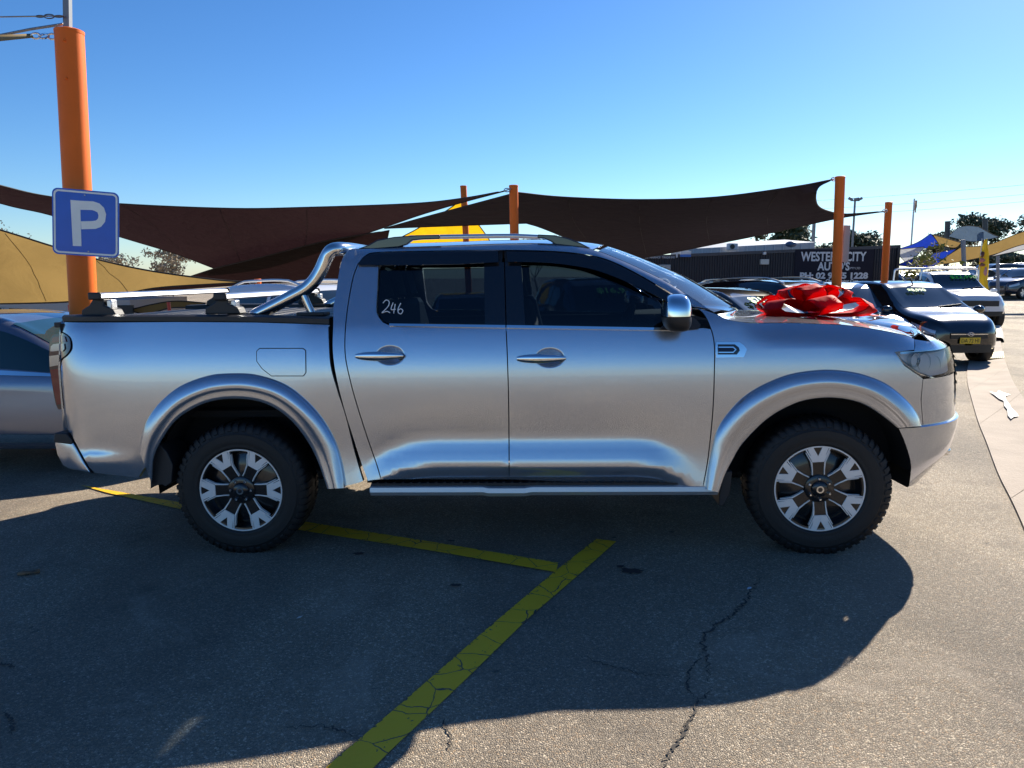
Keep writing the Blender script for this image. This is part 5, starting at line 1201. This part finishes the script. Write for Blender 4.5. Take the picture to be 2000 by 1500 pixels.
def btext(body, u0, u1, v, px, par=sg, m=LWHT, sp=1., bold=.0):
    a, b_ = BP(u0, v, -.07), BP(u1, v, -.07); M = frame_M(((a.x + b_.x) / 2, -.068, (a.z + b_.z) / 2), (1, 0, -(a.z - b_.z) / (b_.x - a.x)), (0, 0, 1))
    o = text_mesh('lettering', body, px * BY / FPX * 1.42, M, m, par, .004, spacing=sp, bold=bold)
    w = max(v_.co.x for v_ in o.data.vertices) - min(v_.co.x for v_ in o.data.vertices); k = (b_.x - a.x) / w; cx = (a.x + b_.x) / 2
    for v_ in o.data.vertices: v_.co.x = cx + (v_.co.x - cx) * k
    return o
btext('WESTERN CITY', 1564, 1692, 502, 17, bold=.012); btext("AUTO'S", 1597, 1660, 521, 15, bold=.012); btext('PTY LTD', 1661, 1680, 524, 4)
btext('PH: 02 9675 1228', 1562, 1695, 539, 11, bold=.014); btext('Easy Finance - Cheap Motor Cars', 1564, 1676, 549.5, 7, bold=.008)
for (u, v, w, h, nm, m) in ((1492, 511.5, 16, 10, 'wall_light', mat('cream', (.55, .53, .48), .5)), (1492, 495, 5, 5, 'camera_box', LWHT), (1295, 523, 27, 12, 'window_unit', mat('grey_unit', (.35, .36, .36), .5)), (1338, 494, 20, 6, 'small_sign', LWHT), (1338, 499.5, 20, 5, 'small_sign', mat('sign_blue', (.03, .15, .5), .4))):
    a = BP(u, v); g = MB(); g.box((a.x, -.10, a.z), (w * BY / FPX, .14, h * BY / FPX)); g.build(nm, m, B, 30, .01)
g = MB(); a, b_ = BP(1322, 484), BP(1322, 503); g.box((a.x, -.08, (a.z + b_.z) / 2), (.05, .06, a.z - b_.z)); g.build('downpipe', LWHT, B, 30)
btext('USED CARS  FINANCE  TRADE-INS', 1240, 1318, 503, 4, B)
# pale roof behind it with an air conditioner and a tank
RB = empty('rear_shed', WP(1465, 500, 36), 0, 'pale metal roofed shed rising behind the charcoal building', 'building'); RB.location.z = gz(RB.location.x, 36)
def RP(u, v, Y=36): return WP(u, v, Y) - RB.location
g = MB(); a, b_, c_ = RP(1345, 486), RP(1592, 473), RP(1592, 492); g.add([a, (b_.x, 0, b_.z), (b_.x, 4, b_.z + .3), (a.x, 4, a.z + .3), (a.x, 0, 0), (b_.x, 0, 0), (b_.x, 4, 0), (a.x, 4, 0)], [(0, 1, 2, 3), (0, 4, 5, 1), (1, 5, 6, 2), (3, 2, 6, 7), (0, 3, 7, 4)]); g.build('shed_walls', mat('pale_cladding', (.42, .44, .47), .5, var=.1), RB, 30)
for i in range(14):
    t = (i + .5) / 14; g = MB(); x = lerp(a.x, b_.x, t); z = lerp(a.z, b_.z, t); g.box((x, -.02, z - .2), (.05, .03, .4)); g.build('cladding_rib', mat('pale_rib', (.5, .52, .55), .5), RB, 30)
p = RP(1430, 482, 35.5); g = MB(); g.box(p, (.42, .4, .30)); ac = g.build('air_conditioner', LWHT, RB, 30, .03); g = MB(); g.lathe([(.09, .0), (.11, .02), (.02, .02), (0, .0)], 16, Matrix.Translation(p + Vector((-.05, -.21, 0))) @ Matrix.Rotation(R(90), 4, 'X')); g.build('fan_grille', GRAB, ac)
p = RP(1545, 477, 35.5); g = MB(); g.ball(p, (.26, .22, .14)); g.build('roof_tank', mat('tank_blue', (.05, .09, .18), .4), RB, 60)
# left: pale building with black fascia and white lettering
LY = 17.; LB = empty('shop_building', WP(60, 640, LY), 0, 'pale shop building with black lettered fascia behind the slate sedan', 'building'); LB.location.z = gz(LB.location.x, LY)
def LP(u, v, dy=0): return WP(u, v, LY + dy) - LB.location
a, b_ = LP(-160, 586), LP(255, 606); g = MB(); g.box(((a.x + b_.x) / 2, 1.5, a.z / 2), (b_.x - a.x, 3, a.z)); g.build('wall', mat('cream_render', (.62, .52, .46), .8, var=.06), LB, 30)
q = [LP(-160, 596, -.06), LP(40, 603, -.06), LP(126, 614, -.06), LP(126, 626, -.06), LP(40, 626, -.06), LP(-160, 626, -.06)]
FB = mat('fascia_black', (.016, .016, .018), .5)
g = MB(); g.add([p for p in q] + [p + Vector((0, .05, 0)) for p in q], [(0, 5, 4, 1), (1, 4, 3, 2), (0, 1, 7, 6), (1, 2, 8, 7), (2, 3, 9, 8), (5, 11, 10, 4), (3, 4, 10, 9)]); fas = g.build('fascia', FB, LB, 30)
def ltext(body, u0, u1, v, px, par):
    a, b_ = LP(u0, v, -.09), LP(u1, v, -.09); o = text_mesh('lettering', body, px * LY / FPX * 1.42, frame_M((a + b_) / 2, (1, 0, 0), (0, 0, 1)), LWHT, par, .004, bold=.008)
    xs_ = [v_.co.x for v_ in o.data.vertices]; k = (b_.x - a.x) / (max(xs_) - min(xs_)); cx = (a.x + b_.x) / 2
    for v_ in o.data.vertices: v_.co.x = cx + (v_.co.x - cx) * k
ltext('ONE', -24, 18, 609, 11, fas); ltext('ZONE', -24, -2, 617, 3, fas) if False else None
p = LP(47, 614, -.09); g = MB(); g.lathe([(.105, .01), (.105, .0)], 24, Matrix.Translation(p) @ Matrix.Rotation(R(90), 4, 'X')); g.lathe([(.105, .01), (0, .01)], 24, Matrix.Translation(p) @ Matrix.Rotation(R(90), 4, 'X')); g.lathe([(.125, .006), (.112, .006)], 12, Matrix.Translation(p) @ Matrix.Rotation(R(90), 4, 'X')); g.build('roundel', mat('roundel_cream', (.62, .58, .48), .6), fas, 30)
ltext('2', 84, 96, 615, 8, fas); ltext('02 9623 5238', 75, 106, 622, 4, fas)
q = [LP(196, 596, -.06), LP(262, 596, -.06), LP(262, 620, -.06), LP(196, 620, -.06)]; g = MB(); g.prism([Vector((p.x, p.z)) for p in q], lambda p, d: Vector((p.x, d, p.y)), -.12, -.07); f2 = g.build('fascia', FB, LB, 30); ltext('ONE', 221, 244, 603, 9, f2); ltext('LTD', 235, 245, 612, 2.5, f2)
# ================================================================== poles, flags, wires
gpole = mat('pole_grey', (.18, .20, .22), .5, .3)
def pole(name, label, cat, u, v0, v1, Y, r, m=gpole):
    a = WP(u, v0, Y); x = a.x; z0 = gz(x, Y); o = empty(name, (x, Y, z0), 0, label, cat); g = MB(); g.tube([(0, 0, -.05), (0, 0, (a.z - z0) * .5), (0, 0, a.z - z0)], [r * 1.3, r * 1.1, r], 8); g.build('pole', m, o, 60); return o, a.z - z0
lp, h = pole('light_pole', 'thin floodlight pole behind the dark building right of the tall orange post', 'light pole', 1670, 392, 480, 45, .06)
g = MB(); g.box((0, 0, h), (.5, .06, .06)); g.build('cross_arm', gpole, lp)
for x, rz in ((-.28, 25), (.05, -10), (.26, -25)):
    g = MB(); g.box((x, -.05, h + .09), (.26, .12, .14), Matrix.Rotation(R(rz), 3, 'Y')); g.build('floodlight', gpole, lp, 30, .01)
fp, h = pole('flag_pole', 'white flagpole with limp pale flag above the white utility', 'flagpole', 1786, 388, 500, 45, .045, mat('pole_white', (.6, .62, .64), .4))
g = MB(); P = [[Vector((.05 + .10 * k / 5 * (1.3 - .3 * j / 8) + .02 * math.sin(j + k), .05 * math.sin(2.4 * k + .5 * j), h - .1 - .085 * j)) for k in range(6)] for j in range(9)]; g.grid(P); g.build('flag', mat('flag_cloth', (.55, .38, .25), .8, var=.5, vscale=4), fp, 180, solid=.008)
gp2, h = pole('steel_pole', 'slender grey pole beside the shed roof behind the building', 'pole', 1590, 436, 480, 40, .09)
# feather flag
ff_, h = pole('feather_flag', 'yellow feather flag with dark print standing beside the white utility', 'flag', 1918, 466, 570, 26, .012, mat('pole_white', (.6, .6, .6)))
yc = mat('flag_yellow', (.85, .52, .01), .7); g = MB(); P = []
edge_l = [(1924, 468), (1919, 486), (1913, 503), (1910, 520), (1908, 540), (1914, 560), (1915, 572)]; edge_r = [(1929, 466), (1930, 486), (1930, 503), (1931, 520), (1931, 540), (1930, 560), (1929, 571)]
for i, (l_, r_) in enumerate(zip(spl(edge_l, 4), spl(edge_r, 4))):
    a, b_ = WP(l_.x, l_.y, 26) - ff_.location, WP(r_.x, r_.y, 26) - ff_.location; P.append([a.lerp(b_, k / 6) + Vector((0, .05 * math.sin(k * 1.3 + i * .4), 0)) for k in range(7)])
g.grid(P); fl = g.build('flag_cloth', yc, ff_, 180, solid=.006)
for j, (u, v, w, h_, m) in enumerate(((1919, 497, 9, 12, mat('print_dark', (.10, .03, .03), .7)), (1918, 508, 13, 9, mat('print_pink', (.45, .16, .14), .7)), (1919, 517, 12, 7, mat('print_brown', (.22, .08, .05), .7)), (1926, 530, 8, 18, mat('print_mauve', (.45, .22, .25), .7)))):
    g = MB(); c = WP(u, v, 25.92) - ff_.location; q = [Vector((math.cos(k * .7) * w * (.8 + .3 * math.sin(k * 2.3 + j)) * .5, math.sin(k * .7) * h_ * .5)) * (26 / FPX) for k in range(9)]
    g.add([c + Vector((p.x, .01 * j, p.y)) for p in q], [tuple(range(9))]); g.build('flag_print', m, fl, 30, solid=.004)
for (va, vb, lab, sag) in ((388, 358, 'uppermost thin power line at the upper right', .1), (404, 377, 'middle thin power line at the right', .12), (418, 391, 'lowest thin power line at the right', .12)):
    a, b_ = WP(1560, va + 6, 62), WP(2120, vb - 8, 50); cable('power_line', [a.lerp(b_, t) - Vector((0, 0, sag * 4 * t * (1 - t))) for t in (0, .25, .5, .75, 1)], .009, lab, 'power line', mat('wire_dark', (.10, .12, .14), .6))
# ================================================================== trees
BARK = mat('pale_bark', (.48, .40, .30), .85, var=.3, vscale=9); BARKD = mat('dark_bark', (.10, .08, .06), .9, var=.3, vscale=9)
def leafm(name, col): return mat(name, col, .65, var=.55, vscale=1.3)
def tree(label, base, h, spread, leaf, nleaf, lsize, seed, bark=BARK, bare=False, trunk_h=.35, group='trees beyond the yard', flat=1.):
    rnd = random.Random(seed); r = empty('tree', base, 0, label, 'tree', group); tm = MB(); tips = []
    def grow(p, d, L, rad, lv):
        n = 4; pts = [p]; rs = [rad]
        for k in range(n):
            d = (d + Vector((rnd.uniform(-.22, .22), rnd.uniform(-.22, .22), rnd.uniform(-.02, .16)))).normalized(); p = p + d * (L / n); pts.append(p); rs.append(rad * (1 - .45 * (k + 1) / n))
        tm.tube(pts, rs, 6 if lv < 2 else 4, cap=False)
        if lv >= (4 if bare else 3): tips.append(p); return
        for k in range(rnd.choice((2, 3, 3)) if lv else 5):
            a = rnd.uniform(0, 6.28); sp = rnd.uniform(.45, .95); dd = (d + Vector((math.cos(a) * sp, math.sin(a) * sp, rnd.uniform(-.15, .3) * flat))).normalized()
            grow(pts[-1 - rnd.choice((0, 0, 1))], dd, L * rnd.uniform(.58, .82) * (spread if lv == 0 else 1), rs[-1] * .72, lv + 1)
    grow(Vector((0, 0, -.1)), Vector((0, 0, 1)), h * trunk_h, h * .024, 0)
    tm.build('trunk', bark, r, 60, fix=False)
    if nleaf:
        vs, fs = [], []
        for i in range(nleaf):
            c = rnd.choice(tips) + Vector((rnd.gauss(0, 1), rnd.gauss(0, 1), rnd.gauss(0, .7))) * (h * (.055 if not bare else .05))
            a = Vector((rnd.gauss(0, 1), rnd.gauss(0, 1), rnd.gauss(0, 1))).normalized(); b_ = a.orthogonal().normalized(); s_ = lsize * rnd.uniform(.5, 1.3); k = len(vs)
            vs += [c - a * s_, c + b_ * s_ * .45, c + a * s_, c - b_ * s_ * .45]; fs.append((k, k + 1, k + 2, k + 3))
        g = MB(); g.add(vs, fs); g.build('crown', leaf, r, 180, fix=False)
    return r
def tb_(u, Y): x = (u - 1000) / FPX * Y; return Vector((x, Y, gz(x, Y)))
DG = leafm('gum_leaf', (.065, .085, .035)); OG = leafm('olive_leaf', (.10, .105, .045)); YG = leafm('lime_leaf', (.24, .21, .02)); TG = leafm('dry_twig_leaf', (.34, .27, .18))
def th(v, Y): return WP(1000, v, Y).z
tree('bare pale-branched tree between the tan and the brown sail', tb_(345, 42), th(490, 42) + .2, 1.15, TG, 2600, .09, 11, bare=True, trunk_h=.36)
tree('sparse bare tree right of the parking sign', tb_(242, 42), th(466, 42), .95, TG, 1100, .09, 12, bare=True)
tree('dark rounded evergreen between the two bare trees', tb_(292, 46), th(506, 46), .8, DG, 2600, .16, 13)
tree('small dark evergreen left of the pale bare tree', tb_(322, 45), th(520, 45), .8, DG, 1500, .15, 14)
tree('leafless tree at the far left above the tan sail', tb_(-8, 40), th(408, 40), .9, TG, 900, .08, 15, BARKD, bare=True)
tree('broad gum tree rising behind the shed roof', tb_(1528, 60), th(446, 60), 1.25, DG, 5200, .22, 21)
tree('gum tree behind the tall orange post', tb_(1652, 62), th(454, 62), 1.0, DG, 3600, .22, 22)
tree('small gum left of the gum behind the post', tb_(1617, 64), th(466, 64), .9, DG, 1800, .2, 23)
tree('tall gum tree behind the grey blue sail', tb_(1886, 75), th(436, 75), 1.05, DG, 3400, .24, 24)
tree('gum crown to the left of the dark posts at right', tb_(1846, 72), th(450, 72), 1.0, OG, 2400, .24, 25)
tree('gum tree at the right edge above the tan sail', tb_(1992, 72), th(432, 72), 1.2, OG, 2600, .24, 26)
tree('distant tree top showing under the roof rail beside the middle post', tb_(1030, 60), th(446, 60), .9, OG, 2600, .22, 27)
tree('distant bushy tree showing beneath the roof rail', tb_(1052, 58), th(462, 58), 1.2, OG, 2200, .2, 28)
tree('young tree with yellow green leaves behind the white utility', tb_(1812, 27), th(482, 27), .75, YG, 420, .10, 31, trunk_h=.45)
tree('low yellow green shrub left of the white utility', tb_(1776, 27), th(528, 27), .7, YG, 260, .08, 32, trunk_h=.35)
tree('dark hedge bush behind the feather flag', tb_(1900, 50), th(512, 50), 1.6, DG, 1800, .2, 33, trunk_h=.3)
tree('dark hedge bush near the right edge beneath the sails', tb_(1965, 50), th(510, 50), 1.6, DG, 1800, .2, 34, trunk_h=.3)
tree('low dark shrub behind the pickup load bars', tb_(385, 24), th(590, 24), 1.3, DG, 1500, .10, 35, trunk_h=.3)
tree('low dark shrub right of the red post under the small tan sail', tb_(350, 25), th(592, 25), 1.3, DG, 1200, .10, 36, trunk_h=.3)
# ================================================================== the bow
BOWC = Vector((2.02, -.02, 0)); 
RIB = fabric_mat('red_satin_ribbon', (.70, .006, .010), (.95, .012, .012), .5, 9.); RIB.node_tree.nodes['Principled BSDF'].inputs['Roughness'].default_value = .6; RIB.node_tree.nodes['Principled BSDF'].inputs['Specular IOR Level'].default_value = .25; [setattr(q.inputs['Strength'], 'default_value', .05) for q in RIB.node_tree.nodes if q.bl_idname == 'ShaderNodeBump']
zc = max(v_.co.z for v_ in hood.data.vertices if abs(v_.co.x - 2.0) < .12 and abs(v_.co.y) < .1)
bow = empty('gift_bow', _TM @ Vector((1.96, -.05, zc - .004)), 0, 'large red ribbon gift bow lying on the pickup bonnet', 'bow'); bow.rotation_euler = TRK.rotation_euler; bow.scale = (.86, .86, .50)
def loop(az, L, H, w, lift, tilt, roll=0):
    pts = spl([Vector(p) for p in ((0, 0, .02), (.35 * L, 0, .0), (.80 * L, 0, .04 * H), (.985 * L, 0, .30 * H), (.97 * L, 0, .52 * H), (.80 * L, 0, .90 * H), (.45 * L, 0, .80 * H), (.15 * L, 0, .40 * H), (0, 0, .06))], 5)
    g = MB(); P = []
    M = Matrix.Translation((0, 0, lift)) @ Matrix.Rotation(az, 4, 'Z') @ Matrix.Rotation(-tilt, 4, 'Y') @ Matrix.Rotation(roll, 4, 'X')
    for i, p in enumerate(pts):
        t = i / (len(pts) - 1); ww = w * (.42 + .58 * sst(0, .22, min(t, 1 - t)))
        P.append([M @ (p + Vector((.006 * math.cos(k * 2.1 + i), ww * (k / 4 - .5), .003 * math.sin(math.pi * k / 4 + i * .5)))) for k in range(5)])
    g.grid(P); return g.build('ribbon_loop', RIB, bow, 40, solid=.002)
rnd = random.Random(5)
for k in range(7): loop(2 * math.pi * k / 7 + .2, .42 + .04 * (k % 3), .22, .17, .0, R(3 + 6 * (k % 2)), R(rnd.uniform(-24, 24)))
for k in range(5): loop(2 * math.pi * k / 5 + .75, .33, .21, .16, .07, R(34 + 8 * (k % 2)), R(rnd.uniform(-30, 30)))
for k in range(2): loop(math.pi * k + .4, .22, .16, .14, .12, R(66))
# ribbon tails run forward over the bonnet to the nose
for dy, nm in ((.03, 0),):
    g = MB(); P = []
    for i in range(15):
        t = i / 14; x = lerp(.1, .62, t); 
        P.append([Vector((x, dy * (1 + t) + w * .05, .012 - .055 * t * t + .006 * math.sin(t * 17 + w))) for w in (-1, 0, 1)])
    g.grid(P); g.build('ribbon_tail', RIB, bow, 180, solid=.003)
